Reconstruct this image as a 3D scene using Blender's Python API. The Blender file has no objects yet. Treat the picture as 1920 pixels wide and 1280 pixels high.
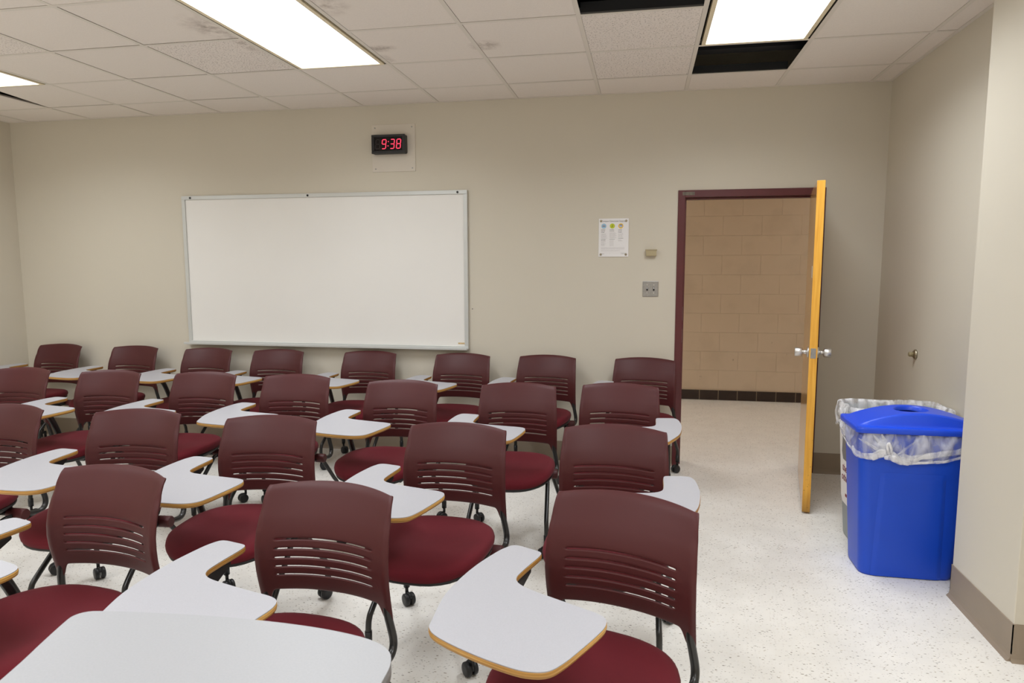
import bpy, bmesh, math, random
from mathutils import Vector, Matrix, noise
random.seed(7)
SC = bpy.context.scene
COL = SC.collection
# ------------------------------------------------------------------ camera
YAW, PITCH, ROLL, FPX = 0.189767, -0.112980, -0.002149, 1288.89
cy_, sy_ = math.cos(YAW), math.sin(YAW)
F_ = Vector((-sy_*math.cos(PITCH), cy_*math.cos(PITCH), math.sin(PITCH)))
R_ = Vector((cy_, sy_, 0)); U_ = R_.cross(F_)
R2 = R_*math.cos(ROLL) + U_*math.sin(ROLL); U2 = R2.cross(F_)
cam = bpy.data.cameras.new('camera'); camo = bpy.data.objects.new('camera', cam); COL.objects.link(camo)
M = Matrix((R2, U2, -F_)).transposed().to_4x4(); M.translation = Vector((4.11514, -5.19637, 1.51901))
camo.matrix_world = M
cam.sensor_width = 36.0; cam.sensor_fit = 'HORIZONTAL'; cam.lens = FPX/1920*36.0
cam.clip_start = 0.05; cam.clip_end = 60
cam.dof.use_dof = True; cam.dof.focus_distance = 3.0; cam.dof.aperture_fstop = 9.0
SC.camera = camo
# ------------------------------------------------------------------ world, exposure
w = bpy.data.worlds.new('world'); SC.world = w; w.use_nodes = True
w.node_tree.nodes['Background'].inputs[0].default_value = (0.02, 0.02, 0.02, 1)
w.node_tree.nodes['Background'].inputs[1].default_value = 0.0
SC.view_settings.view_transform = 'Standard'; SC.view_settings.look = 'None'
SC.view_settings.gamma = 1.0; SC.view_settings.use_curve_mapping = False
SC.view_settings.exposure = 0.0
LENS_GLOW = 3.5                # what the frosted lens itself gives off
TUBE_WATTS = 78.0              # tubes above each lens
TUBE_SPREAD = 152.0
HALL_STRENGTH = 9.6            # fixtures of the corridor
SC.cycles.max_bounces = 12; SC.cycles.diffuse_bounces = 7; SC.cycles.glossy_bounces = 4
SC.cycles.transparent_max_bounces = 16
SC.cycles.use_denoising = True
SC.cycles.sample_clamp_indirect = 6.0

# ------------------------------------------------------------------ room constants
H = 2.735
XL, XR = -1.309, 5.729
YN, YF = 0.0, -8.0             # wall with the door, wall behind the camera
GX0, GS, GY0 = -0.4975, 0.6096, -0.420
WT = 0.16                      # wall thickness
HALL_Y = 2.658

# ------------------------------------------------------------------ helpers
def lin(r, g, b):
    f = lambda c: ((c/255+0.055)/1.055)**2.4 if c/255 > 0.04045 else c/255/12.92
    return (f(r), f(g), f(b), 1.0)

def mat(name, color=(0.8, 0.8, 0.8, 1), rough=0.5, metal=0.0, spec=0.5, bump=None, vary=None, emit=None, sheen=0.0):
    m = bpy.data.materials.new(name); m.use_nodes = True
    nt = m.node_tree; b = nt.nodes['Principled BSDF']
    b.inputs['Base Color'].default_value = color
    b.inputs['Roughness'].default_value = rough
    b.inputs['Metallic'].default_value = metal
    b.inputs['Specular IOR Level'].default_value = spec
    if sheen: b.inputs['Sheen Weight'].default_value = sheen
    if emit:
        b.inputs['Emission Color'].default_value = emit[0]; b.inputs['Emission Strength'].default_value = emit[1]
    tc = nt.nodes.new('ShaderNodeTexCoord')
    if vary:      # scale, amount: small colour variation
        n = nt.nodes.new('ShaderNodeTexNoise'); n.inputs['Scale'].default_value = vary[0]; n.inputs['Detail'].default_value = 4
        nt.links.new(tc.outputs['Object'], n.inputs['Vector'])
        r = nt.nodes.new('ShaderNodeMapRange'); r.inputs[1].default_value = 0.3; r.inputs[2].default_value = 0.7
        r.inputs[3].default_value = 1-vary[1]; r.inputs[4].default_value = 1+vary[1]
        nt.links.new(n.outputs['Fac'], r.inputs[0])
        mx = nt.nodes.new('ShaderNodeVectorMath'); mx.operation = 'SCALE'; mx.inputs[0].default_value = color[:3]
        nt.links.new(r.outputs[0], mx.inputs['Scale']); nt.links.new(mx.outputs[0], b.inputs['Base Color'])
    if bump:      # scale, strength, distance
        n = nt.nodes.new('ShaderNodeTexNoise'); n.inputs['Scale'].default_value = bump[0]; n.inputs['Detail'].default_value = 3
        nt.links.new(tc.outputs['Object'], n.inputs['Vector'])
        bp = nt.nodes.new('ShaderNodeBump'); bp.inputs['Strength'].default_value = bump[1]; bp.inputs['Distance'].default_value = bump[2]
        nt.links.new(n.outputs['Fac'], bp.inputs['Height']); nt.links.new(bp.outputs[0], b.inputs['Normal'])
    return m

class MB:
    """collects geometry for one mesh object"""
    def __init__(s): s.bm = bmesh.new()
    def box(s, x0, x1, y0, y1, z0, z1, mi=0):
        v = [s.bm.verts.new(p) for p in ((x0,y0,z0),(x1,y0,z0),(x1,y1,z0),(x0,y1,z0),(x0,y0,z1),(x1,y0,z1),(x1,y1,z1),(x0,y1,z1))]
        for q in ((0,3,2,1),(4,5,6,7),(0,1,5,4),(1,2,6,5),(2,3,7,6),(3,0,4,7)):
            f = s.bm.faces.new([v[i] for i in q]); f.material_index = mi
        return v
    def quad(s, pts, mi=0):
        f = s.bm.faces.new([s.bm.verts.new(p) for p in pts]); f.material_index = mi
    def cyl(s, p0, p1, r0, r1=None, n=24, mi=0, cap=True, smooth=True):
        r1 = r0 if r1 is None else r1
        return s.tube([p0, p1], [r0, r1], n, mi, cap, smooth)
    def tube(s, pts, rad, n=14, mi=0, cap=True, smooth=True, flat=None):
        P = [Vector(p) for p in pts]
        if not isinstance(rad, (list, tuple)): rad = [rad]*len(P)
        T = []
        for i in range(len(P)):
            a = P[max(i-1, 0)]; b = P[min(i+1, len(P)-1)]; T.append((b-a).normalized())
        ref = Vector((0, 0, 1)) if abs(T[0].z) < 0.9 else Vector((1, 0, 0))
        N = T[0].cross(ref).normalized(); rings = []
        for i, p in enumerate(P):
            N = (N - T[i]*N.dot(T[i])).normalized(); B = T[i].cross(N)
            fx = flat or (1, 1)
            rings.append([s.bm.verts.new(p + (N*math.cos(2*math.pi*k/n)*fx[0] + B*math.sin(2*math.pi*k/n)*fx[1])*rad[i]) for k in range(n)])
        for i in range(len(rings)-1):
            for k in range(n):
                f = s.bm.faces.new((rings[i][k], rings[i][(k+1) % n], rings[i+1][(k+1) % n], rings[i+1][k]))
                f.material_index = mi; f.smooth = smooth
        if cap:
            f = s.bm.faces.new(rings[0][::-1]); f.material_index = mi
            f = s.bm.faces.new(rings[-1]); f.material_index = mi
    def lathe(s, c, axis, prof, n=32, mi=0):
        """prof: list of (along, radius)"""
        A = Vector(axis).normalized(); ref = Vector((0, 0, 1)) if abs(A.z) < 0.9 else Vector((1, 0, 0))
        N = A.cross(ref).normalized(); B = A.cross(N); c = Vector(c); rings = []
        for d, r in prof:
            rings.append([s.bm.verts.new(c + A*d + (N*math.cos(2*math.pi*k/n) + B*math.sin(2*math.pi*k/n))*max(r, 1e-4)) for k in range(n)])
        for i in range(len(rings)-1):
            for k in range(n):
                f = s.bm.faces.new((rings[i][k], rings[i][(k+1) % n], rings[i+1][(k+1) % n], rings[i+1][k]))
                f.material_index = mi; f.smooth = True
        s.bm.faces.new(rings[0][::-1]).material_index = mi; s.bm.faces.new(rings[-1]).material_index = mi
    def prism(s, poly, z0, z1, mi=0, smooth_side=False, top=True, bot=True, side_mi=None):
        a = [s.bm.verts.new((x, y, z0)) for x, y in poly]; b = [s.bm.verts.new((x, y, z1)) for x, y in poly]
        n = len(poly)
        if bot: s.bm.faces.new(a[::-1]).material_index = mi
        if top: s.bm.faces.new(b).material_index = mi
        for i in range(n):
            f = s.bm.faces.new((a[i], a[(i+1) % n], b[(i+1) % n], b[i])); f.smooth = smooth_side
            f.material_index = mi if side_mi is None else side_mi
    def xform(s, m):
        bmesh.ops.transform(s.bm, matrix=m, verts=s.bm.verts); return s
    def build(s, name, mats, parent=None, bevel=None, subsurf=0, sharp=None, loc=None, rotz=None):
        bmesh.ops.recalc_face_normals(s.bm, faces=s.bm.faces)
        me = bpy.data.meshes.new(name); s.bm.to_mesh(me); s.bm.free()
        for m in (mats if isinstance(mats, (list, tuple)) else [mats]): me.materials.append(m)
        o = bpy.data.objects.new(name, me); COL.objects.link(o)
        if parent: o.parent = parent
        if loc: o.location = loc
        if rotz is not None: o.rotation_euler.z = rotz
        if bevel:
            md = o.modifiers.new('bevel', 'BEVEL'); md.width = bevel; md.segments = 2; md.limit_method = 'ANGLE'; md.angle_limit = math.radians(40)
        if subsurf:
            md = o.modifiers.new('sub', 'SUBSURF'); md.levels = subsurf; md.render_levels = subsurf
        return o

def smooth_by_angle(o, deg=35):
    for p in o.data.polygons: p.use_smooth = True
    o.data.set_sharp_from_angle(angle=math.radians(deg)); return o

def catmull(P, k=6, closed=False):
    P = [Vector(p) for p in P]; n = len(P); out = []
    rng = range(n) if closed else range(n-1)
    for i in rng:
        if closed: a, b, c, d = P[(i-1) % n], P[i], P[(i+1) % n], P[(i+2) % n]
        else: a, b, c, d = P[max(i-1, 0)], P[i], P[i+1], P[min(i+2, n-1)]
        for j in range(k):
            t = j/k; out.append(0.5*((2*b)+(c-a)*t+(2*a-5*b+4*c-d)*t*t+(3*b-a-3*c+d)*t**3))
    if not closed: out.append(P[-1])
    return out

def rrect(x0, x1, y0, y1, r, n=6):
    out = []
    for cx, cy, a0 in ((x1-r, y1-r, 0), (x0+r, y1-r, 90), (x0+r, y0+r, 180), (x1-r, y0+r, 270)):
        for i in range(n+1):
            a = math.radians(a0+90*i/n); out.append((cx+r*math.cos(a), cy+r*math.sin(a)))
    return out

def empty(name, loc=(0, 0, 0), rz=0):
    o = bpy.data.objects.new(name, None); COL.objects.link(o); o.location = loc; o.rotation_euler.z = rz
    o.empty_display_size = 0.1; return o
def tag(o, label=None, cat=None, group=None, kind=None):
    for k, v in (('label', label), ('category', cat), ('group', group), ('kind', kind)):
        if v: o[k] = v
    return o
def struct(o, label=None): o['kind'] = 'structure'; (label and o.__setitem__('label', label)); return o
def bsmooth(o): 
    for p in o.data.polygons: p.use_smooth = True
    return o
def text_mesh(name, body, size, mtl, parent, loc, rot=(math.pi/2, 0, 0), align='LEFT', ext=0.0004, sx=1.0):
    cu = bpy.data.curves.new(name, 'FONT'); cu.body = body; cu.size = size; cu.extrude = ext; cu.align_x = align; cu.align_y = 'CENTER'
    cu.resolution_u = 3
    t = bpy.data.objects.new(name, cu); COL.objects.link(t)
    dg = bpy.context.evaluated_depsgraph_get(); me = bpy.data.meshes.new_from_object(t.evaluated_get(dg))
    bpy.data.objects.remove(t); bpy.data.curves.remove(cu)
    o = bpy.data.objects.new(name, me); COL.objects.link(o); me.materials.clear(); me.materials.append(mtl)
    o.parent = parent; o.location = loc; o.rotation_euler = rot; o.scale = (sx, 1, 1); return o

# ------------------------------------------------------------------ materials
def nodes(m): return m.node_tree, m.node_tree.nodes['Principled BSDF']
M_WALL = mat('wall_paint', lin(210, 203, 188), 0.75, spec=0.25, vary=(1.3, 0.012), bump=(260, 0.06, 0.001))
M_BASE = mat('cove_base_vinyl', lin(150, 135, 117), 0.45, spec=0.4, vary=(6, 0.03))
M_GRID = mat('ceiling_grid_paint', lin(226, 219, 209), 0.5, spec=0.3)
M_VOID = mat('void_shade', lin(20, 19, 18), 0.9, spec=0.1, vary=(3, 0.3))  # near-black colour carries the shade of the unlit void
M_DUCT = mat('dark_painted_metal', lin(38, 38, 40), 0.5, spec=0.4)

def ceiling_material(name, fissured):
    m = mat(name, lin(221, 212, 202), 0.85, spec=0.15); nt, b = nodes(m); N = nt.nodes; L = nt.links
    tc = N.new('ShaderNodeTexCoord')
    big = N.new('ShaderNodeTexNoise'); big.inputs['Scale'].default_value = 2.0; big.inputs['Detail'].default_value = 3
    fine = N.new('ShaderNodeTexNoise'); fine.inputs['Scale'].default_value = 110 if fissured else 130; fine.inputs['Detail'].default_value = 4
    L.new(tc.outputs['Object'], big.inputs['Vector'])
    mp = N.new('ShaderNodeMapping'); mp.inputs['Scale'].default_value = (1, 1, 1)
    L.new(tc.outputs['Object'], mp.inputs['Vector']); L.new(mp.outputs[0], fine.inputs['Vector'])
    cr = N.new('ShaderNodeValToRGB'); e = cr.color_ramp.elements
    base = lin(238, 230, 222) if not fissured else lin(238, 230, 223)
    if fissured:
        e[0].position = 0.34; e[0].color = lin(176, 166, 157); e[1].position = 0.44; e[1].color = base
    else:
        e[0].position = 0.25; e[0].color = lin(233, 225, 217); e[1].position = 0.6; e[1].color = base
    L.new(fine.outputs['Fac'], cr.inputs['Fac'])
    # soot stains beside the grid where air leaks past the tiles
    geo = N.new('ShaderNodeNewGeometry'); last = None
    wob = N.new('ShaderNodeTexNoise'); wob.inputs['Scale'].default_value = 16; wob.inputs['Detail'].default_value = 9; wob.inputs['Roughness'].default_value = 0.7
    L.new(geo.outputs['Position'], wob.inputs['Vector'])
    acc = None
    for (cx, cy, sx, sy, k) in STAINS:
        sub = N.new('ShaderNodeVectorMath'); sub.operation = 'SUBTRACT'; sub.inputs[1].default_value = (cx, cy, H)
        L.new(geo.outputs['Position'], sub.inputs[0])
        mul = N.new('ShaderNodeVectorMath'); mul.operation = 'MULTIPLY'; mul.inputs[1].default_value = (1/sx, 1/sy, 0)
        L.new(sub.outputs[0], mul.inputs[0])
        ln = N.new('ShaderNodeVectorMath'); ln.operation = 'LENGTH'; L.new(mul.outputs[0], ln.inputs[0])
        mr = N.new('ShaderNodeMapRange'); mr.inputs[1].default_value = 0.0; mr.inputs[2].default_value = 1.0
        mr.inputs[3].default_value = k; mr.inputs[4].default_value = 0.0; L.new(ln.outputs['Value'], mr.inputs[0])
        if acc is None: acc = mr.outputs[0]
        else:
            ad = N.new('ShaderNodeMath'); ad.operation = 'MAXIMUM'; L.new(acc, ad.inputs[0]); L.new(mr.outputs[0], ad.inputs[1]); acc = ad.outputs[0]
    wr = N.new('ShaderNodeMapRange'); wr.inputs[1].default_value = 0.40; wr.inputs[2].default_value = 0.74; L.new(wob.outputs['Fac'], wr.inputs[0])
    mm = N.new('ShaderNodeMath'); mm.operation = 'MULTIPLY'; L.new(acc, mm.inputs[0]); L.new(wr.outputs[0], mm.inputs[1])
    mx = N.new('ShaderNodeMix'); mx.data_type = 'RGBA'; L.new(mm.outputs[0], mx.inputs['Factor'])
    L.new(cr.outputs['Color'], mx.inputs['A']); mx.inputs['B'].default_value = lin(104, 76, 48)
    L.new(mx.outputs['Result'], b.inputs['Base Color'])
    bp = N.new('ShaderNodeBump'); bp.inputs['Strength'].default_value = 0.5 if fissured else 0.15; bp.inputs['Distance'].default_value = 0.002
    L.new(fine.outputs['Fac'], bp.inputs['Height']); L.new(bp.outputs[0], b.inputs['Normal'])
    return m
STAINS = [(2.60, -1.33, 0.13, 0.07, 1.0), (2.58, -2.0, 0.16, 0.16, 0.8), (1.88, -1.83, 0.16, 0.22, 0.9), (1.90, -1.55, 0.06, 0.25, 0.7), (2.575, -1.12, 0.05, 0.12, 0.7), (3.21, -1.27, 0.11, 0.10, 1.1)]
M_TILE = ceiling_material('ceiling_tile_smooth', False)
M_TILE_F = ceiling_material('ceiling_tile_fissured', True)

def floor_material(name, tint):
    m = mat(name, (1, 1, 1, 1), 0.32, spec=0.35); nt, b = nodes(m); N = nt.nodes; L = nt.links
    geo = N.new('ShaderNodeNewGeometry')
    def specks(scale, rot, thr, seedoff):
        mp = N.new('ShaderNodeMapping'); mp.inputs['Scale'].default_value = scale; mp.inputs['Rotation'].default_value = (0, 0, rot)
        mp.inputs['Location'].default_value = (seedoff, seedoff*2, 0)
        L.new(geo.outputs['Position'], mp.inputs['Vector'])
        wn = N.new('ShaderNodeTexNoise'); wn.inputs['Scale'].default_value = 0.9; L.new(mp.outputs[0], wn.inputs['Vector'])
        ad = N.new('ShaderNodeVectorMath'); ad.operation = 'MULTIPLY_ADD'; L.new(wn.outputs['Color'], ad.inputs[0]); ad.inputs[1].default_value = (0.6, 0.6, 0)
        L.new(mp.outputs[0], ad.inputs[2])
        v = N.new('ShaderNodeTexVoronoi'); v.voronoi_dimensions = '2D'; v.inputs['Scale'].default_value = 1.0
        L.new(ad.outputs[0], v.inputs['Vector'])
        sp = N.new('ShaderNodeSeparateColor'); L.new(v.outputs['Color'], sp.inputs[0])
        rr = N.new('ShaderNodeMapRange'); rr.inputs[1].default_value = thr; rr.inputs[2].default_value = 1.0; rr.inputs[3].default_value = 0.0; rr.inputs[4].default_value = 0.30
        L.new(sp.outputs[0], rr.inputs[0])
        lt = N.new('ShaderNodeMath'); lt.operation = 'LESS_THAN'; L.new(v.outputs['Distance'], lt.inputs[0]); L.new(rr.outputs[0], lt.inputs[1])
        return lt.outputs[0], sp.outputs[1]
    # tiles of 12 in: per-tile value and direction change
    s1, c1 = specks((56, 132, 1), 0.35, 0.86, 3.1)
    s2, c2 = specks((72, 160, 1), -0.25, 0.85, 11.7)
    s3, c3 = specks((66, 100, 1), 0.1, 0.60, 23.3)
    n = N.new('ShaderNodeTexNoise'); n.inputs['Scale'].default_value = 7; n.inputs['Detail'].default_value = 5; L.new(geo.outputs['Position'], n.inputs['Vector'])
    cr = N.new('ShaderNodeValToRGB'); e = cr.color_ramp.elements
    e[0].position = 0.3; e[0].color = lin(*[c-9 for c in tint]); e[1].position = 0.7; e[1].color = lin(*tint); L.new(n.outputs['Fac'], cr.inputs['Fac'])
    col = cr.outputs['Color']
    for s, c, dark, light in ((s3, c3, (230, 225, 216), (220, 216, 210)), (s1, c1, (112, 102, 92), (190, 178, 160)), (s2, c2, (122, 116, 110), (205, 200, 194))):
        pick = N.new('ShaderNodeMix'); pick.data_type = 'RGBA'; L.new(c, pick.inputs['Factor']); pick.inputs['A'].default_value = lin(*dark); pick.inputs['B'].default_value = lin(*light)
        mx = N.new('ShaderNodeMix'); mx.data_type = 'RGBA'; L.new(s, mx.inputs['Factor']); L.new(col, mx.inputs['A']); L.new(pick.outputs['Result'], mx.inputs['B'])
        col = mx.outputs['Result']
    # hairline joints
    br = N.new('ShaderNodeTexBrick'); br.offset = 0.0; br.inputs['Scale'].default_value = 1.0
    br.inputs['Brick Width'].default_value = 0.3048; br.inputs['Row Height'].default_value = 0.3048; br.inputs['Mortar Size'].default_value = 0.0009; br.inputs['Mortar Smooth'].default_value = 0.1
    L.new(geo.outputs['Position'], br.inputs['Vector'])
    jm = N.new('ShaderNodeMath'); jm.operation = 'MULTIPLY'; jm.inputs[1].default_value = 0.07; L.new(br.outputs['Fac'], jm.inputs[0])
    mx = N.new('ShaderNodeMix'); mx.data_type = 'RGBA'; L.new(jm.outputs[0], mx.inputs['Factor']); L.new(col, mx.inputs['A']); mx.inputs['B'].default_value = lin(120, 112, 100)
    L.new(mx.outputs['Result'], b.inputs['Base Color'])
    rn = N.new('ShaderNodeMapRange'); rn.inputs[3].default_value = 0.26; rn.inputs[4].default_value = 0.42; L.new(n.outputs['Fac'], rn.inputs[0]); L.new(rn.outputs[0], b.inputs['Roughness'])
    return m
M_FLOOR = floor_material('vinyl_composition_tile', (242, 239, 233))

def block_material():
    m = mat('painted_block', lin(200, 173, 137), 0.55, spec=0.35); nt, b = nodes(m); N = nt.nodes; L = nt.links
    geo = N.new('ShaderNodeNewGeometry'); sp = N.new('ShaderNodeSeparateXYZ'); L.new(geo.outputs['Position'], sp.inputs[0])
    cb = N.new('ShaderNodeCombineXYZ'); L.new(sp.outputs['X'], cb.inputs['X']); L.new(sp.outputs['Z'], cb.inputs['Y'])
    mp = N.new('ShaderNodeMapping'); mp.inputs['Location'].default_value = (-4.743+0.0, -0.122+0.2115*0, 0); L.new(cb.outputs[0], mp.inputs['Vector'])
    br = N.new('ShaderNodeTexBrick'); br.offset = 0.5; br.inputs['Scale'].default_value = 1.0
    br.inputs['Brick Width'].default_value = 0.403; br.inputs['Row Height'].default_value = 0.2115; br.inputs['Mortar Size'].default_value = 0.003; br.inputs['Mortar Smooth'].default_value = 0.6
    L.new(mp.outputs[0], br.inputs['Vector'])
    n = N.new('ShaderNodeTexNoise'); n.inputs['Scale'].default_value = 60; n.inputs['Detail'].default_value = 4; L.new(geo.outputs['Position'], n.inputs['Vector'])
    n2 = N.new('ShaderNodeTexNoise'); n2.inputs['Scale'].default_value = 3; n2.inputs['Detail'].default_value = 6; L.new(geo.outputs['Position'], n2.inputs['Vector'])
    cr = N.new('ShaderNodeValToRGB'); e = cr.color_ramp.elements
    e[0].position = 0.30; e[0].color = lin(200, 182, 158); e[1].position = 0.5; e[1].color = lin(209, 191, 167); L.new(n2.outputs['Fac'], cr.inputs['Fac'])
    # scuffs in the lower courses
    mp2 = N.new('ShaderNodeMapping'); mp2.inputs['Scale'].default_value = (9, 9, 5); L.new(geo.outputs['Position'], mp2.inputs['Vector'])
    n3 = N.new('ShaderNodeTexNoise'); n3.inputs['Scale'].default_value = 1.6; n3.inputs['Detail'].default_value = 8; n3.inputs['Roughness'].default_value = 0.7; L.new(mp2.outputs[0], n3.inputs['Vector'])
    r3 = N.new('ShaderNodeMapRange'); r3.inputs[1].default_value = 0.66; r3.inputs[2].default_value = 0.74; L.new(n3.outputs['Fac'], r3.inputs[0])
    rz = N.new('ShaderNodeMapRange'); rz.inputs[1].default_value = 0.9; rz.inputs[2].default_value = 0.6; L.new(sp.outputs['Z'], rz.inputs[0])
    ml = N.new('ShaderNodeMath'); ml.operation = 'MULTIPLY'; L.new(r3.outputs[0], ml.inputs[0]); L.new(rz.outputs[0], ml.inputs[1])
    mx = N.new('ShaderNodeMix'); mx.data_type = 'RGBA'; L.new(ml.outputs[0], mx.inputs['Factor']); L.new(cr.outputs['Color'], mx.inputs['A']); mx.inputs['B'].default_value = lin(120, 96, 72)
    L.new(mx.outputs['Result'], b.inputs['Base Color'])
    sb = N.new('ShaderNodeMath'); sb.operation = 'MULTIPLY_ADD'; L.new(br.outputs['Fac'], sb.inputs[0]); sb.inputs[1].default_value = -1.0
    sc = N.new('ShaderNodeMath'); sc.operation = 'MULTIPLY'; sc.inputs[1].default_value = 0.12; L.new(n.outputs['Fac'], sc.inputs[0]); L.new(sc.outputs[0], sb.inputs[2])
    bp = N.new('ShaderNodeBump'); bp.inputs['Strength'].default_value = 0.75; bp.inputs['Distance'].default_value = 0.005; L.new(sb.outputs[0], bp.inputs['Height']); L.new(bp.outputs[0], b.inputs['Normal'])
    return m
M_BLOCK = block_material()
M_DTILE = mat('dark_quarry_tile', lin(52, 40, 34), 0.35, spec=0.4, vary=(14, 0.15))
M_GROUT = mat('tile_grout', lin(150, 134, 112), 0.8)
M_FRAME = mat('maroon_frame_enamel', lin(92, 38, 42), 0.32, spec=0.5, vary=(9, 0.06))
M_LENS = bpy.data.materials.new('troffer_lens'); M_LENS.use_nodes = True
_n = M_LENS.node_tree; _n.nodes.remove(_n.nodes['Principled BSDF'])
_e = _n.nodes.new('ShaderNodeEmission'); _e.inputs[0].default_value = (0.925, 0.965, 1.0, 1); _e.inputs[1].default_value = LENS_GLOW
_t = _n.nodes.new('ShaderNodeBsdfTransparent'); _m = _n.nodes.new('ShaderNodeMixShader'); _m.inputs[0].default_value = 0.5
_n.links.new(_t.outputs[0], _m.inputs[1]); _n.links.new(_e.outputs[0], _m.inputs[2]); _n.links.new(_m.outputs[0], _n.nodes['Material Output'].inputs['Surface'])
M_LENSH = mat('corridor_lens', (1, 1, 1, 1), 0.5, emit=((1.0, 0.96, 0.90, 1), HALL_STRENGTH))
M_TROF = mat('troffer_frame_glow_tint', lin(236, 222, 190), 0.4, spec=0.4)  # yellowish glow of the lit lens is put into the frame colour

# ------------------------------------------------------------------ room shell
b = MB(); b.box(XL-WT, XR+WT, YF-WT, 0.0, -0.1, 0.0); struct(b.build('floor', M_FLOOR), 'white speckled vinyl tile floor of the classroom')
b = MB(); b.box(1.4, 9.2, 0.0, HALL_Y+0.2, -0.1, 0.0); struct(b.build('floor_hall', M_FLOOR), 'speckled tile floor of the corridor beyond the door')
DX0, DX1, DZ = 4.344, 5.345, 2.040      # outer frame of the doorway
TOP = 3.35
b = MB()
b.box(XL-WT, DX0+0.012, 0, WT, 0, TOP); b.box(DX1-0.012, XR+WT, 0, WT, 0, TOP); b.box(DX0+0.012, DX1-0.012, 0, WT, DZ-0.012, TOP)
struct(b.build('wall_back', M_WALL), 'beige painted wall carrying the whiteboard and the doorway')
b = MB(); b.box(XL-WT, XL, YF-WT, 0, 0, TOP); struct(b.build('wall_left', M_WALL))
b = MB(); b.box(XR, XR+WT, YF-WT, 0, 0, TOP); struct(b.build('wall_right', M_WALL))
b = MB(); b.box(XL, XR, YF-WT, YF, 0, TOP); struct(b.build('wall_front', M_WALL))
b = MB(); b.box(5.523, XR, -2.399, -1.866, 0, H+0.05); struct(b.build('wall_column', M_WALL, bevel=0.003), 'pale boxed column standing out from the right wall')
# slab above the hung ceiling
b = MB(); b.box(XL-WT, XR+WT, YF-WT, WT, TOP, TOP+0.1); struct(b.build('ceiling_slab', M_VOID), 'slab above the hung ceiling, shade of the unlit void in its colour, seen through the missing tiles')

# ---- hung ceiling
BW = 0.024
kx = list(range(-1, 11)); xs = [XL] + [GX0+k*GS for k in range(-1, 11)] + [XR]
ys = [0.0] + [GY0-j*GS for j in range(0, 13)]
ys = [y for y in ys if y > YF+0.05] + [YF]
FIX = {}
for k in (0, 4, 8):
    for j in (2, 6, 10): FIX[(k, j)] = 1; FIX[(k, j+1)] = 2      # cell index: x cell k..k+1, y cell between ys[j] and ys[j+1]
HOLES = {(8, 1), (7, 3)}
FISS = {(7, 1), (7, 2), (3, 2), (1, 3), (5, 5), (2, 7)}
bt = MB(); bf = MB(); rnd = random.Random(3)
for i in range(len(xs)-1):
    k = i-2                                    # xs[i] = GX0 + k*GS for i>=1 -> k = i-2
    for j in range(len(ys)-1):
        if (k, j) in FIX or (k, j) in HOLES: continue
        x0, x1, y1, y0 = xs[i], xs[i+1], ys[j], ys[j+1]
        g = 0.0015+BW/2-0.0005
        zt = H+0.0015 + rnd.uniform(-0.0008, 0.0012)
        q = [(x0+(g if i else 0), y0+(g if j < len(ys)-2 else 0)), (x1-(g if i < len(xs)-2 else 0), y0+(g if j < len(ys)-2 else 0)),
             (x1-(g if i < len(xs)-2 else 0), y1-(g if j else 0)), (x0+(g if i else 0), y1-(g if j else 0))]
        tilt = 0
        if (k, j) == (0, 1):                    # tile slipped round on its bars: dark wedge beside it
            q[0] = (q[0][0]+0.105, q[0][1])
        tgt = bf if (k, j) in FISS else bt
        a = [tgt.bm.verts.new((x, y, zt)) for x, y in q]; c = [tgt.bm.verts.new((x, y, zt+0.016)) for x, y in q]
        tgt.bm.faces.new(a); tgt.bm.faces.new(c[::-1])
        for n_ in range(4): tgt.bm.faces.new((a[n_], a[(n_+1) % 4], c[(n_+1) % 4], c[n_]))
ceil = struct(bt.build('ceiling', M_TILE), 'suspended ceiling of off-white lay-in tiles')
cf = bf.build('fissured_tiles', M_TILE_F, parent=ceil); cf['label'] = 'tiles with a pitted fissured face'
b = MB()
for x in xs[1:-1]: b.box(x-BW/2, x+BW/2, YF, 0, H-0.0005, H+0.0012)
for j, y in enumerate(ys[1:-1]):
    xa = XL                                   # cross bars stop at the long light fixtures
    for k in (0, 4, 8):
        if FIX.get((k, j+1)) == 2 or FIX.get((k, j)) == 1 and FIX.get((k, j+1)) == 2:
            b.box(xa, GX0+k*GS, y-BW/2, y+BW/2, H-0.0004, H+0.0011); xa = GX0+(k+1)*GS
    b.box(xa, XR, y-BW/2, y+BW/2, H-0.0004, H+0.0011)
e_ = 0.022
b.box(XL, XR, -e_, 0, H-0.001, H+0.0012); b.box(XL, XL+e_, YF, -e_, H-0.001, H+0.0012); b.box(XR-e_, XR, YF, -e_, H-0.001, H+0.0012)
struct(b.build('trim_1', M_GRID), 'white metal grid holding the ceiling tiles')
# things in the void seen through the holes
b = MB(); b.box(4.2, 5.2, -0.60, -0.50, H+0.10, H+0.14)
o = b.build('conduit', M_DUCT); tag(o, 'dark conduit in the void above the missing tile over the doorway', 'conduit')
b = MB(); b.box(3.2, 5.0, -1.95, -1.72, H+0.25, H+0.42)
o = b.build('air_duct', M_DUCT); tag(o, 'dark metal duct in the void above the missing tile at the top edge', 'duct')
b = MB(); b.box(GX0+8*GS+BW/2, GX0+9*GS-BW/2, GY0-0.030, GY0-0.014, H+0.001, H+0.045)
b.box(GX0+7*GS+BW/2, GX0+8*GS-BW/2, GY0-2*GS-0.036, GY0-2*GS-0.014, H+0.001, H+0.050)
struct(b.build('trim_2', M_DUCT), 'dark grid webs at the edges of the open ceiling cells')

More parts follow.
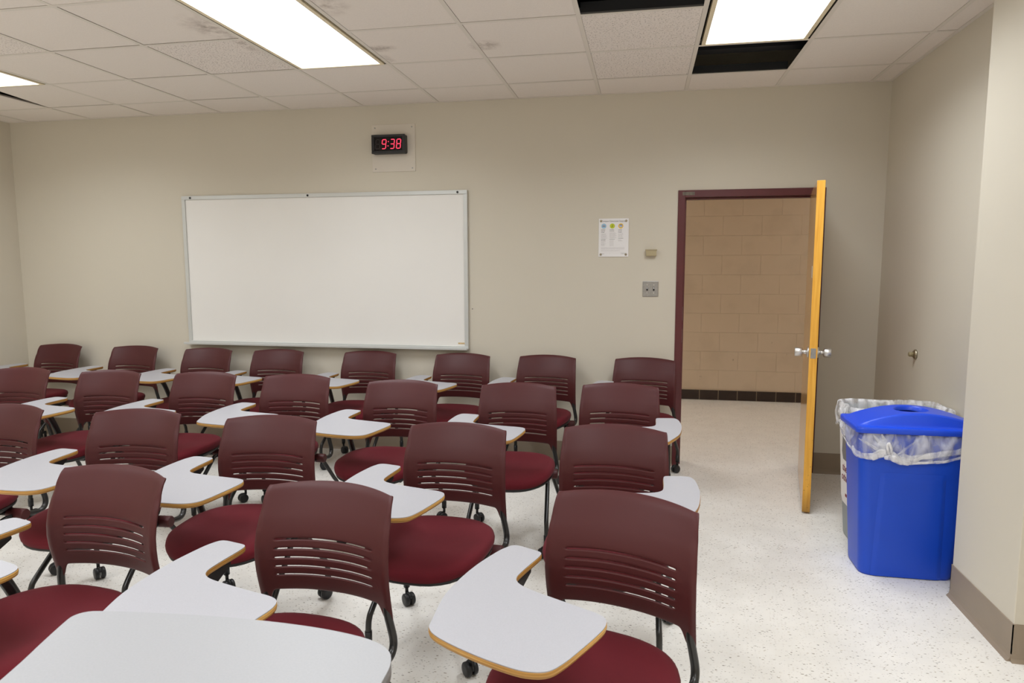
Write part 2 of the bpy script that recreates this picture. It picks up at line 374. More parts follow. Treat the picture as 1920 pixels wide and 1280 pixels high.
# ---- cove base
def base_run(b, p0, p1, nrm, h=0.150):
    """profile swept p0->p1; nrm points into the room"""
    prof = [(0.0, h), (0.0035, h-0.001), (0.0035, 0.030), (0.006, 0.014), (0.014, 0.004), (0.018, 0.0), (0.0, 0.0)]
    p0 = Vector(p0); p1 = Vector(p1); n = Vector(nrm)
    A = [b.bm.verts.new((p0.x+n.x*d, p0.y+n.y*d, z)) for d, z in prof]; B = [b.bm.verts.new((p1.x+n.x*d, p1.y+n.y*d, z)) for d, z in prof]
    m = len(prof)
    for i in range(m): b.bm.faces.new((A[i], A[(i+1) % m], B[(i+1) % m], B[i]))
    b.bm.faces.new(A); b.bm.faces.new(B[::-1])
for nm, runs in (('baseboard_back', [((XL, 0), (DX0, 0), (0, -1)), ((DX1, 0), (XR, 0), (0, -1))]),
                 ('baseboard_left', [((XL, YF), (XL, 0), (1, 0))]), ('baseboard_front', [((XL, YF), (XR, YF), (0, 1))]),
                 ('baseboard_right', [((XR, -1.866), (XR, 0), (-1, 0)), ((XR, YF), (XR, -2.399), (-1, 0))]),
                 ('baseboard_column', [((5.523, -2.399-0.0035), (5.523, -1.866+0.0035), (-1, 0)), ((5.5195, -2.399), (XR, -2.399), (0, -1)), ((5.5195, -1.866), (XR, -1.866), (0, 1))])):
    b = MB()
    for r in runs: base_run(b, *r)
    struct(b.build(nm, M_BASE), 'brown vinyl cove base')

# ---- corridor
b = MB(); b.box(1.6, 9.0, HALL_Y, HALL_Y+0.2, 0, 2.75); struct(b.build('wall_hall', M_BLOCK), 'tan painted block wall across the corridor')
b = MB(); b.box(1.6, 9.0, WT, WT+0.004, 2.05, 2.75); b.box(1.4, 1.6, WT, HALL_Y, 0, 2.75); b.box(9.0, 9.2, 0.0, HALL_Y, 0, 2.75)
b.box(XR+WT, 9.0, 0.0, WT, 0, 2.75)
struct(b.build('wall_corridor_ends', M_BLOCK))
b = MB(); b.box(1.4, 9.2, WT, HALL_Y+0.2, 2.75, 2.85); struct(b.build('ceiling_hall', M_TILE))
b = MB(); b.box(1.6, 9.0, HALL_Y-0.010, HALL_Y, 0.0, 0.112, 0)
x = 4.744-0.2032*16
while x < 9.0:
    if x > 1.6: b.box(x+0.004, x+0.1992, HALL_Y-0.014, HALL_Y-0.009, 0.003, 0.109, 1)
    x += 0.2032
struct(b.build('baseboard_hall', [M_GROUT, M_DTILE]), 'dark tile base with pale grout along the corridor wall')
for n_, (x0, x1) in enumerate(((2.2, 3.4), (6.6, 7.8))):
    r = empty('corridor_light', (x0, 1.1, 2.75))
    b = MB(); b.box(0, x1-x0, 0, 0.6, -0.03, 0); b.build('frame', M_TROF, r)
    b = MB(); b.box(0.03, x1-x0-0.03, 0.03, 0.57, -0.032, -0.028); b.build('diffuser', M_LENSH, r)
    tag(r, ['rectangular corridor ceiling light left of the doorway, out of sight', 'rectangular corridor ceiling light right of the doorway, out of sight'][n_], 'ceiling light')

# ---- doorway frame
def frame_piece():
    b = MB(); f = 0.050; t = 0.0015
    # face boards (stand 12 mm proud of the wall), jamb lining, stop
    for (x0, x1, z0, z1) in ((DX0, DX0+f, 0, DZ), (DX1-f, DX1, 0, DZ)):
        b.box(x0, x1, -0.012, WT+0.012, z0, z1)
    b.box(DX0+f, DX1-f, -0.012, WT+0.012, DZ-f, DZ)
    s = 0.012
    b.box(DX0+f, DX0+f+s, 0.045, 0.115, 0, DZ-f); b.box(DX1-f-s, DX1-f, 0.045, 0.115, 0, DZ-f); b.box(DX0+f+s, DX1-f-s, 0.045, 0.115, DZ-f-s, DZ-f)
    return b
fr = struct(frame_piece().build('trim_3', M_FRAME, bevel=0.0025), 'maroon painted metal door frame')
M_BARE = mat('bare_scraped_metal', lin(112, 104, 92), 0.6, 0.3, vary=(60, 0.25))
b = MB(); b.prism([(DX0+0.03, -0.0126), (DX0+0.115, -0.0126), (DX0+0.112, -0.0121), (DX0+0.03, -0.0121)], DZ-0.036, DZ-0.012)
o = b.build('scraped_patch', M_BARE, fr)
b = MB(); pts = [(0, 0.235), (0.012, 0.252), (0.02, 0.243), (0.035, 0.25), (0.05, 0.262), (0.05, 0.236), (0.03, 0.228), (0.018, 0.232), (0.006, 0.205), (0, 0.19)]
b.bm.faces.new([b.bm.verts.new((DX0+x, -0.0124, z)) for x, z in pts]); b.build('scraped_patch', M_BARE, fr)
M_STEEL = mat('brushed_steel', lin(222, 221, 219), 0.36, 1.0, vary=(80, 0.05))
M_STEELD = mat('dull_steel', lin(172, 170, 168), 0.40, 1.0, vary=(80, 0.08))
for zc in (0.985, 1.15):
    b = MB(); b.box(DX0+0.0502, DX0+0.0512, -0.002, 0.03, zc-0.05, zc+0.05); b.build('strike_plate' if zc < 1 else 'keep_plate', M_STEELD, fr)
for zc in (0.25, 1.0, 1.78):
    b = MB(); b.cyl((DX1-0.052, -0.018, zc-0.055), (DX1-0.052, -0.018, zc+0.055), 0.007); b.build('hinge', M_STEELD, fr)

# ---- door leaf: hinge by the right jamb, swung into the room
M_DEDGE = mat('golden_oak_edge', lin(218, 152, 48), 0.4, spec=0.4)
nt, bs = nodes(M_DEDGE)
tc = nt.nodes.new('ShaderNodeTexCoord'); mp = nt.nodes.new('ShaderNodeMapping'); mp.inputs['Scale'].default_value = (60, 60, 3); nt.links.new(tc.outputs['Object'], mp.inputs['Vector'])
n1 = nt.nodes.new('ShaderNodeTexNoise'); n1.inputs['Scale'].default_value = 1.5; n1.inputs['Detail'].default_value = 6; nt.links.new(mp.outputs[0], n1.inputs['Vector'])
cr = nt.nodes.new('ShaderNodeValToRGB'); cr.color_ramp.elements[0].position = 0.3; cr.color_ramp.elements[0].color = lin(222, 156, 52); cr.color_ramp.elements[1].position = 0.7; cr.color_ramp.elements[1].color = lin(244, 186, 78)
nt.links.new(n1.outputs['Fac'], cr.inputs['Fac'])
n2 = nt.nodes.new('ShaderNodeTexNoise'); n2.inputs['Scale'].default_value = 90; n2.inputs['Detail'].default_value = 3; nt.links.new(tc.outputs['Object'], n2.inputs['Vector'])
sz = nt.nodes.new('ShaderNodeSeparateXYZ'); nt.links.new(tc.outputs['Object'], sz.inputs[0])
rz = nt.nodes.new('ShaderNodeMapRange'); rz.inputs[1].default_value = 1.0; rz.inputs[2].default_value = 0.0; rz.inputs[3].default_value = 0.0; rz.inputs[4].default_value = 0.15; nt.links.new(sz.outputs['Z'], rz.inputs[0])
ad = nt.nodes.new('ShaderNodeMath'); ad.operation = 'ADD'; nt.links.new(n2.outputs['Fac'], ad.inputs[0]); nt.links.new(rz.outputs[0], ad.inputs[1])
rr = nt.nodes.new('ShaderNodeMapRange'); rr.inputs[1].default_value = 0.75; rr.inputs[2].default_value = 0.86; nt.links.new(ad.outputs[0], rr.inputs[0])
foot = nt.nodes.new('ShaderNodeMapRange'); foot.inputs[1].default_value = 0.16; foot.inputs[2].default_value = 0.0; foot.inputs[3].default_value = 0.0; foot.inputs[4].default_value = 0.75; nt.links.new(sz.outputs['Z'], foot.inputs[0])
mxx = nt.nodes.new('ShaderNodeMath'); mxx.operation = 'MAXIMUM'; nt.links.new(rr.outputs[0], mxx.inputs[0]); nt.links.new(foot.outputs[0], mxx.inputs[1])
mx = nt.nodes.new('ShaderNodeMix'); mx.data_type = 'RGBA'; nt.links.new(mxx.outputs[0], mx.inputs['Factor']); nt.links.new(cr.outputs['Color'], mx.inputs['A']); mx.inputs['B'].default_value = lin(112, 82, 40)
nt.links.new(mx.outputs['Result'], bs.inputs['Base Color'])
M_DFACE = mat('varnished_veneer', lin(196, 152, 98), 0.16, spec=0.7, vary=(2.0, 0.05))
HXp = Vector((5.285, -0.020)); LXp = Vector((5.129, -0.895))
dv = (LXp-HXp); dl = dv.length; ang = math.atan2(dv.y, dv.x)     # leaf along local +x
door = MB(); door.box(0.0, dl, -0.045, 0.0, 0.012, 1.992, 0)
door.bm.faces.ensure_lookup_table()
for f in door.bm.faces:
    c = f.calc_center_median(); f.material_index = 1 if abs(c.y+0.0225) > 0.02 else 0
do = struct(door.build('door_1', [M_DEDGE, M_DFACE], loc=(HXp.x, HXp.y, 0), rotz=ang, bevel=0.0015), 'classroom door leaf standing open, tan veneer faces and a golden edge')
for sgn, y0 in ((-1, -0.045), (1, 0.0)):
    b = MB(); kx_ = dl-0.065; z = 0.985
    b.lathe((kx_, y0, z), (0, sgn, 0), [(0, 0.033), (0.006, 0.033), (0.010, 0.028), (0.012, 0.014), (0.030, 0.011), (0.036, 0.016), (0.038, 0.0255), (0.040, 0.027), (0.076, 0.027), (0.078, 0.0255)], 32)
    b.build('door_knob', M_STEEL, do)
b = MB(); b.box(dl-0.0005, dl+0.0015, -0.038, -0.008, 0.955, 1.015)
lp = b.build('latch_plate', M_STEELD, do, bevel=0.0006)
b = MB(); b.box(dl+0.001, dl+0.011, -0.030, -0.016, 0.975, 0.995); b.build('latch_bolt', M_STEELD, lp)
b = MB(); b.box(dl-0.150, dl-0.085, -0.0465, -0.045, 1.43, 1.50); b.build('label_plate', M_STEEL, do)
# right jamb side: door stop bumper on wall
M_BRASS = mat('aged_brass', lin(176, 166, 144), 0.35, 0.9)
M_RUB = mat('grey_rubber', lin(150, 138, 105), 0.6)
r = empty('door_stop', (XR, -0.706, 0.97))
b = MB(); b.lathe((0, 0, 0), (-1, 0, 0), [(0, 0.030), (0.006, 0.030), (0.012, 0.024), (0.016, 0.018)], 28); b.build('mounting_plate', M_BRASS, r)
b = MB(); b.lathe((0, 0, 0), (-1, 0, 0), [(0.014, 0.015), (0.036, 0.0145), (0.040, 0.011)], 24); b.build('rubber_tip', M_RUB, r)
tag(r, 'round brass wall bumper with a rubber tip above the blue bin', 'door stop')

# ------------------------------------------------------------------ ceiling lights
def troffer(k, j, label, group=None):
    x0, x1 = GX0+k*GS+BW/2, GX0+(k+1)*GS-BW/2; y1, y0 = ys[j]-BW/2, ys[j+2]+BW/2
    r = empty('ceiling_light', ((x0+x1)/2, (y0+y1)/2, H)); cx, cy = r.location.x, r.location.y
    a0, a1, c0, c1 = x0-cx, x1-cx, y0-cy, y1-cy
    g = 0.013     # black shadow gap along both long sides
    b = MB()
    b.box(a0+g, a0+g+0.022, c0, c1, -0.004, 0.030); b.box(a1-g-0.022, a1-g, c0, c1, -0.004, 0.030)
    b.box(a0+g+0.022, a1-g-0.022, c1-0.018, c1, -0.004, 0.030); b.box(a0+g+0.022, a1-g-0.022, c0, c0+0.018, -0.004, 0.030)
    b.build('frame', M_TROF, r, bevel=0.001)
    b = MB(); b.box(a0, a1, c0, c1, 0.031, 0.09); b.build('housing', M_VOID, r)  # housing coloured black so the side gaps keep their shade
    b = MB(); b.box(a0+g+0.022, a1-g-0.022, c0+0.018, c1-0.018, 0.004, 0.010); b.build('diffuser', M_LENS, r)
    la = bpy.data.lights.new('tubes', 'AREA'); la.shape = 'RECTANGLE'; la.size = a1-a0-0.08; la.size_y = c1-c0-0.06
    la.energy = TUBE_WATTS; la.color = (0.925, 0.965, 1.0); la.spread = math.radians(TUBE_SPREAD)
    lo = bpy.data.objects.new('tubes', la); COL.objects.link(lo); lo.parent = r; lo.location = (0, 0, 0.022)
    tag(r, label, 'ceiling light', group); return r
G_L = 'recessed fluorescent ceiling lights'
troffer(0, 2, 'recessed ceiling light cut off by the left side of the picture', G_L)
troffer(4, 2, 'large recessed ceiling light with a glow-tinted frame, above and left of the wall clock', G_L)
troffer(8, 2, 'recessed ceiling light beside the dark missing tile, above the doorway', G_L)
pos = {0: 'left', 4: 'middle', 8: 'right'}
for j in (6, 10):
    for k in (0, 4, 8):
        troffer(k, j, 'ceiling light in the %s column, %s the camera, outside the picture' % (pos[k], 'over' if j == 6 else 'far behind'), G_L)

# ------------------------------------------------------------------ whiteboard
M_WB = mat('whiteboard_enamel', lin(236, 234, 230), 0.30, spec=0.5, vary=(1.7, 0.015))
M_ALU = mat('satin_aluminium', lin(208, 210, 208), 0.42, 0.35, spec=0.5)
M_BLK = mat('black_plastic', lin(26, 26, 28), 0.42, spec=0.45)
bx0, bx1, bz1, bz0 = 0.336, 2.776, 2.077, 0.857
wb = empty('whiteboard', ((bx0+bx1)/2, 0, bz0)); W2 = (bx1-bx0)/2; HH = bz1-bz0
b = MB(); b.box(-W2+0.01, W2-0.01, -0.018, 0, 0.01, HH-0.01); b.build('writing_panel', M_WB, wb)
b = MB(); f = 0.030
b.box(-W2, W2, -0.028, 0, HH-f, HH); b.box(-W2, W2, -0.028, 0, 0, f*0.7); b.box(-W2, -W2+f, -0.028, 0, f*0.7, HH-f); b.box(W2-f, W2, -0.028, 0, f*0.7, HH-f)
b.build('frame', M_ALU, wb, bevel=0.002)
b = MB(); b.box(-W2-0.015, W2, -0.075, -0.02, -0.006, 0.004); b.box(-W2-0.015, W2, -0.078, -0.070, -0.006, 0.012); b.build('marker_tray', M_ALU, wb, bevel=0.0015)
for x in (-W2+0.083, -0.09, W2-0.075):
    b = MB(); b.lathe((x, -0.028, HH-0.016), (0, -1, 0), [(0, 0.008), (0.005, 0.008), (0.007, 0.006)], 16); b.build('map_clip', M_BLK, wb)
b = MB(); b.box(W2-0.085, W2-0.032, -0.0195, -0.018, 0.035, 0.047, 0); b.build('maker_sticker', mat('faded_sticker', lin(206, 178, 130), 0.6, vary=(90, 0.2)), wb)
tag(wb, 'wide blank whiteboard in a silver frame on the back wall', 'whiteboard')

# ------------------------------------------------------------------ clock on its plate
M_PLATE = mat('painted_plate', lin(216, 208, 196), 0.6, spec=0.3)
cp = empty('wall_plate', (2.187, 0, 2.409))
b = MB(); b.box(-0.176, 0.176, -0.006, 0, -0.179, 0.179); b.build('cover_plate', M_PLATE, cp, bevel=0.001)
for x in (-0.15, 0.15):
    for z in (-0.155, 0.155):
        b = MB(); b.lathe((x, -0.006, z), (0, -1, 0), [(0, 0.0055), (0.002, 0.005), (0.003, 0.003)], 12); b.build('screw', M_STEELD, cp)
tag(cp, 'square beige cover plate behind the digital clock', 'cover plate')
ck = empty('digital_clock', (2.164, -0.006, 2.432))
M_CLK = mat('clock_black_plastic', lin(34, 34, 36), 0.4, spec=0.45)
b = MB(); b.prism(rrect(-0.136, 0.136, -0.071, 0.071, 0.012), 0, 0.048); b.xform(Matrix.Rotation(math.pi/2, 4, 'X'))
b.build('case', M_CLK, ck, bevel=0.003)
b = MB(); W, Hh, t = 0.136, 0.071, 0.018     # raised rim
b.box(-W, W, -0.056, -0.047, Hh-t, Hh); b.box(-W, W, -0.056, -0.047, -Hh, -Hh+t+0.004); b.box(-W, -W+t+0.006, -0.056, -0.047, -Hh+t+0.004, Hh-t); b.box(W-t-0.006, W, -0.056, -0.047, -Hh+t+0.004, Hh-t)
b.build('bezel', M_CLK, ck, bevel=0.003)
b = MB(); b.box(-0.114, 0.112, -0.0495, -0.047, -0.050, 0.054); b.build('display_window', mat('display_dark', lin(14, 8, 9), 0.2, spec=0.3), ck)
M_LED = mat('led_red', lin(255, 40, 70), 0.5, emit=((1.0, 0.055, 0.12, 1), 1.5))
M_LEDOFF = mat('led_unlit', lin(34, 28, 28), 0.5)
SEG = {'9': 'abcdfg', '3': 'abcdg', '8': 'abcdefg'}
def digit(ch, cx, mtl, nm):
    b = MB(); w_, h_, t_ = 0.0155, 0.034, 0.0029; sk = 0.10
    def seg(x0, z0, x1, z1):
        d = Vector((x1-x0, z1-z0)).normalized(); n_ = Vector((-d.y, d.x)); p0 = Vector((x0, z0))+d*0.002; p1 = Vector((x1, z1))-d*0.002
        pts = [p0, p0+d*t_*0.7+n_*t_, p1-d*t_*0.7+n_*t_, p1, p1-d*t_*0.7-n_*t_, p0+d*t_*0.7-n_*t_]
        b.bm.faces.new([b.bm.verts.new((cx+p.x+sk*p.y, -0.0505, p.y)) for p in pts])
    S = {'a': (-w_, h_, w_, h_), 'b': (w_, 0, w_, h_), 'c': (w_, -h_, w_, 0), 'd': (-w_, -h_, w_, -h_), 'e': (-w_, -h_, -w_, 0), 'f': (-w_, 0, -w_, h_), 'g': (-w_, 0, w_, 0)}
    for s_ in SEG[ch]: seg(*S[s_])
    return b.build(nm, mtl, ck)
digit('8', -0.086, M_LEDOFF, 'unlit_digit'); digit('9', -0.035, M_LED, 'lit_digit'); digit('3', 0.032, M_LED, 'lit_digit'); digit('8', 0.083, M_LED, 'lit_digit')
for z in (-0.014, 0.018):
    b = MB(); b.bm.faces.new([b.bm.verts.new((-0.001+0.1*z+0.0038*math.cos(a*math.pi/4), -0.0505, z+0.0038*math.sin(a*math.pi/4))) for a in range(8)])
    b.build('colon_dot', M_LED, ck)
tag(ck, 'black digital clock showing 9:38 in red', 'clock')

# ------------------------------------------------------------------ notice, sensor box, switch
pn = empty('notice_board', (3.885, 0, 1.707))
M_PAPER = mat('poster_white', lin(236, 234, 234), 0.4, spec=0.4)
b = MB(); b.box(-0.110, 0.110, -0.006, 0, -0.140, 0.140); b.build('panel', M_PAPER, pn, bevel=0.0008)
M_INK = mat('ink_grey', lin(120, 116, 118), 0.7); M_INK2 = mat('ink_pale', lin(186, 182, 182), 0.7)
text_mesh('title_text', 'Campus Classroom Support', 0.0158, M_INK, pn, (-0.090, -0.0065, 0.121))
for x, c, mk in ((-0.072, (160, 196, 222), 'card'), (-0.010, (196, 206, 48), 'tool'), (0.052, (244, 200, 50), 'cal')):
    b = MB(); b.bm.faces.new([b.bm.verts.new((x+0.0185*math.cos(a*math.pi/16), -0.0066, 0.085+0.0185*math.sin(a*math.pi/16))) for a in range(32)])
    o = b.build('round_icon', mat('icon_'+mk, lin(*c), 0.6), pn)
    b = MB()
    if mk == 'card':
        b.box(x-0.010, x+0.010, -0.0070, -0.0067, 0.081, 0.089, 0); b.box(x-0.004, x+0.002, -0.0073, -0.0070, 0.082, 0.088, 1)
        b.build('icon_mark', [mat('icon_slate', lin(120, 140, 160), 0.6), mat('icon_rust', lin(200, 120, 90), 0.6)], o)
    elif mk == 'tool':
        b.tube([(x-0.008, -0.0070, 0.076), (x+0.004, -0.0070, 0.088)], 0.0018, 6); b.tube([(x+0.001, -0.0070, 0.079), (x+0.002, -0.0070, 0.096)], 0.0012, 6)
        b.build('icon_mark', mat('icon_olive', lin(130, 140, 60), 0.6), o)
    else:
        b.box(x-0.011, x+0.011, -0.0070, -0.0067, 0.076, 0.094, 0); b.box(x-0.011, x+0.011, -0.0073, -0.0070, 0.090, 0.095, 1)
        b.build('icon_mark', [mat('icon_lilac', lin(176, 186, 206), 0.6), mat('icon_blue', lin(92, 100, 160), 0.6)], o)
# illegible small print: broken rules of pale ink, one mesh
b = MB(); rp = random.Random(5)
def para(x0, x1, z, n_, dz, mi, h=0.0022):
    for i in range(n_):
        x = x0; end = x1 - rp.uniform(0, 0.014)
        while x < end:
            w_ = rp.uniform(0.004, 0.012); b.box(x, min(x+w_, end), -0.0066, -0.0061, z-i*dz-h/2, z-i*dz+h/2, mi); x += w_+0.0018
for x0, nn in ((-0.091, 3), (-0.029, 2), (0.034, 3)): para(x0, x0+0.038, 0.058, nn, 0.0095, 0, 0.003)
para(-0.091, -0.045, 0.028, 5, 0.0075, 1); para(-0.029, 0.024, 0.036, 6, 0.0075, 1); para(0.034, 0.076, 0.028, 4, 0.0075, 1)
para(-0.091, -0.045, -0.012, 2, 0.009, 0, 0.0026); para(-0.091, -0.055, -0.030, 3, 0.0075, 1); para(-0.091, -0.055, -0.050, 2, 0.008, 1)
para(-0.029, 0.016, -0.012, 1, 0.009, 0, 0.0026); para(-0.029, 0.010, -0.022, 2, 0.008, 1); para(-0.029, 0.012, -0.040, 3, 0.009, 1); para(0.034, 0.078, -0.005, 1, 0.009, 0, 0.0026); para(0.034, 0.066, -0.016, 2, 0.008, 1)
para(-0.091, 0.086, -0.074, 2, 0.0095, 1); para(-0.091, 0.060, -0.096, 1, 0.009, 1)
b.box(-0.106, 0.100, -0.0066, -0.0061, -0.1125, -0.1120, 1); para(-0.085, -0.06, -0.119, 1, 0.01, 0); para(0.056, 0.09, -0.113, 2, 0.006, 1)
b.build('small_print', [M_INK, M_INK2], pn)
for x in (-0.093, 0.091):
    for z in (-0.123, 0.122):
        b = MB(); b.lathe((x, -0.006, z), (0, -1, 0), [(0, 0.0085), (0.003, 0.0085), (0.005, 0.005)], 18); b.build('screw', M_BRASS, pn)
tag(pn, 'white notice with three coloured round icons, screwed to the wall left of the doorway', 'notice')
b = MB(); b.box(-0.038, 0.038, -0.032, 0, -0.024, 0.024)
sb = b.build('sensor_box', mat('khaki_enamel', lin(176, 162, 128), 0.5, spec=0.4), loc=(4.160, 0, 1.595), bevel=0.0025)
tag(sb, 'small khaki box on the wall above the light switch', 'box')
b = MB(); b.box(-0.042, 0.042, -0.034, -0.028, 0.014, 0.024); b.build('cover_lip', mat('khaki_enamel_lip', lin(168, 154, 122), 0.5), sb, bevel=0.001)
sw = empty('light_switch', (4.160, 0, 1.330))
b = MB(); b.box(-0.057, 0.057, -0.005, 0, -0.057, 0.057); b.build('steel_plate', M_STEELD, sw, bevel=0.0025)
for x in (-0.024, 0.024):
    b = MB(); b.box(x-0.006, x+0.006, -0.0056, -0.005, -0.013, 0.013); b.build('switch_slot', M_BLK, sw)
    b = MB(); b.tube([(x, -0.004, 0.002), (x, -0.018, 0.008)], [0.0042, 0.0036], 10); b.build('toggle', M_PAPER, sw)
    for z in (-0.030, 0.030):
        b = MB(); b.lathe((x, -0.005, z), (0, -1, 0), [(0, 0.004), (0.0015, 0.003)], 12); b.build('screw', M_STEEL, sw)
tag(sw, 'double light switch on a square steel plate', 'light switch')
b = MB(); b.lathe((2.804, 0, 1.168), (0, -1, 0), [(0, 0.004), (0.003, 0.003)], 10); tag(b.build('wall_screw', M_DUCT), 'tiny dark screw head in the wall right of the whiteboard', 'screw')

# ------------------------------------------------------------------ tablet-arm chairs
M_PLAS = mat('maroon_moulded_plastic', lin(76, 31, 32), 0.47, spec=0.34, bump=(420, 0.12, 0.0008))
M_FAB = mat('burgundy_seat_fabric', lin(92, 20, 30), 0.85, spec=0.2, bump=(900, 0.25, 0.0008), vary=(5, 0.06), sheen=0.04)
M_TUBE = mat('graphite_tube_enamel', lin(48, 47, 46), 0.28, 0.35, spec=0.6)
M_UNDER = mat('black_underseat_plastic', lin(30, 28, 28), 0.5, spec=0.4)
M_TYRE = mat('black_caster_plastic', lin(30, 30, 32), 0.42, spec=0.45)
M_SLEEVE = mat('grey_stem_sleeve', lin(70, 70, 70), 0.4, spec=0.5)
M_LAM = mat('speckled_grey_laminate', lin(176, 176, 182), 0.38, spec=0.4, vary=(320, 0.035))
M_PLY = mat('oak_ply_edge', lin(202, 148, 66), 0.42, spec=0.4, vary=(40, 0.10))
nt, bs = nodes(M_PLY)     # ply layers run along the edge
geo = nt.nodes.new('ShaderNodeTexCoord'); mp = nt.nodes.new('ShaderNodeMapping'); mp.inputs['Scale'].default_value = (4, 4, 260); nt.links.new(geo.outputs['Object'], mp.inputs['Vector'])
n1 = nt.nodes.new('ShaderNodeTexNoise'); n1.inputs['Scale'].default_value = 1.0; n1.inputs['Detail'].default_value = 3; nt.links.new(mp.outputs[0], n1.inputs['Vector'])
cr = nt.nodes.new('ShaderNodeValToRGB'); cr.color_ramp.elements[0].position = 0.35; cr.color_ramp.elements[0].color = lin(152, 106, 46); cr.color_ramp.elements[1].position = 0.65; cr.color_ramp.elements[1].color = lin(204, 158, 86)
nt.links.new(n1.outputs['Fac'], cr.inputs['Fac']); nt.links.new(cr.outputs['Color'], bs.inputs['Base Color'])

def sstep(a, b_, x):
    t = min(max((x-a)/(b_-a), 0), 1); return t*t*(3-2*t)

def interp(tab, x):
    for (a, ya), (b_, yb) in zip(tab, tab[1:]):
        if x <= b_: return ya+(yb-ya)*min(max((x-a)/(b_-a), 0), 1)
    return tab[-1][1]
EDGE_Y = [(0.440, -0.064), (0.480, -0.072), (0.520, -0.082), (0.560, -0.090), (0.600, -0.094), (0.640, -0.093), (0.680, -0.086), (0.720, -0.072), (0.760, -0.052), (0.800, -0.030), (0.838, -0.006)]
HALF_W = [(0.440, 0.226), (0.500, 0.2265), (0.600, 0.2280), (0.680, 0.2265), (0.760, 0.2210), (0.838, 0.2145)]
def backrest_mesh():
    slots = [0.165, 0.252, 0.340, 0.427, 0.514]; ht = 0.0072
    T = [0.0, 0.025, 0.07, 0.12]
    for s in slots: T += [s-ht-0.012, s-ht, s+ht, s+ht+0.012]
    T += [0.57, 0.64, 0.70, 0.74, 0.765, 0.79, 0.83, 0.88, 0.925, 0.955, 0.975, 0.99, 1.0]
    Tm = sorted(set(T))
    U = [-1.0, -0.985, -0.955, -0.925, -0.90, -0.87, -0.84, -0.80, -0.755, -0.735]
    U += [-0.735 + 1.47*i/22 for i in range(1, 22)] + [-u for u in U[::-1]]
    bm = bmesh.new(); G = []
    for t in Tm:
        row = []
        for u in U:
            au = abs(u)
            zb = 0.492 + 0.004*(1-au*au) - 0.050*sstep(0.80, 0.90, au)
            zt = 0.829 - 0.012*au**2
            z = zb + (zt-zb)*t
            w0 = interp(HALF_W, z) - 0.002*sstep(0.975, 1.0, t)
            x = u*w0
            ye = interp(EDGE_Y, z); c = 0.050
            y = ye + c*(1-au**2.2)
            y += 0.007*sstep(0.925, 1.0, au)*(1-sstep(0.755, 0.768, z)) + 0.005*sstep(0.96, 1.0, au)
            y += 0.006*sstep(0.96, 1.0, t)
            for s_ in slots:          # lower lip of each slot rolls back, as moulded louvres do
                if abs(t-(s_-ht)) < 1e-6 and au < 0.74: y -= 0.002
                if abs(t-(s_+ht)) < 1e-6 and au < 0.74: y += 0.0025
            row.append(bm.verts.new((x, y, z)))
        G.append(row)
    for i in range(len(Tm)-1):
        tm = (Tm[i]+Tm[i+1])/2
        hole = any(abs(tm-s) < ht*0.9 for s in slots)
        for j in range(len(U)-1):
            um = (U[j]+U[j+1])/2
            if hole and abs(um) < 0.735: continue
            f = bm.faces.new((G[i][j], G[i][j+1], G[i+1][j+1], G[i+1][j])); f.smooth = True
    bmesh.ops.recalc_face_normals(bm, faces=bm.faces)
    me = bpy.data.meshes.new('backrest'); bm.to_mesh(me); bm.free(); me.materials.append(M_PLAS)
    return me

def add_part(name, me_or_mb, m, parent, bevel=None, sub=0, solid=None):
    if isinstance(me_or_mb, MB): o = me_or_mb.build(name, m, parent)
    else:
        o = bpy.data.objects.new(name, me_or_mb); COL.objects.link(o); o.parent = parent
    if solid:
        md = o.modifiers.new('solid', 'SOLIDIFY'); md.thickness = solid; md.offset = 0
    if bevel:
        md = o.modifiers.new('bevel', 'BEVEL'); md.width = bevel; md.segments = 2; md.limit_method = 'ANGLE'; md.angle_limit = math.radians(40)
    if sub:
        md = o.modifiers.new('sub', 'SUBSURF'); md.levels = sub; md.render_levels = sub
    return o

def seat_mb():
    b = MB(); n = 48
    def ring(k, z, off=0):
        out = []
        for i in range(n):
            a = 2*math.pi*i/n; c, s = math.cos(a), math.sin(a)
            ex = 0.80
            px = math.copysign(abs(c)**ex, c); py = math.copysign(abs(s)**ex, s)
            y = -0.350 + 0.262*py*k
            wid = 0.238
            x = wid*px*k
            zz = z - 0.020*sstep(-0.44, -0.62, y) - 0.010*sstep(0.12, 0.24, abs(x))*0 + 0.006*(x/0.23)**2
            out.append(b.bm.verts.new((x, y, zz)))
        return out
    prof = [(0.90, 0.408), (0.955, 0.412), (0.992, 0.424), (1.0, 0.436), (0.985, 0.449), (0.94, 0.457), (0.84, 0.461), (0.65, 0.460), (0.42, 0.457), (0.2, 0.456)]
    R = [ring(k, z) for k, z in prof]
    for i in range(len(R)-1):
        for j in range(n):
            f = b.bm.faces.new((R[i][j], R[i][(j+1) % n], R[i+1][(j+1) % n], R[i+1][j])); f.smooth = True
    b.bm.faces.new(R[0][::-1]); f = b.bm.faces.new(R[-1]); f.smooth = True
    return b
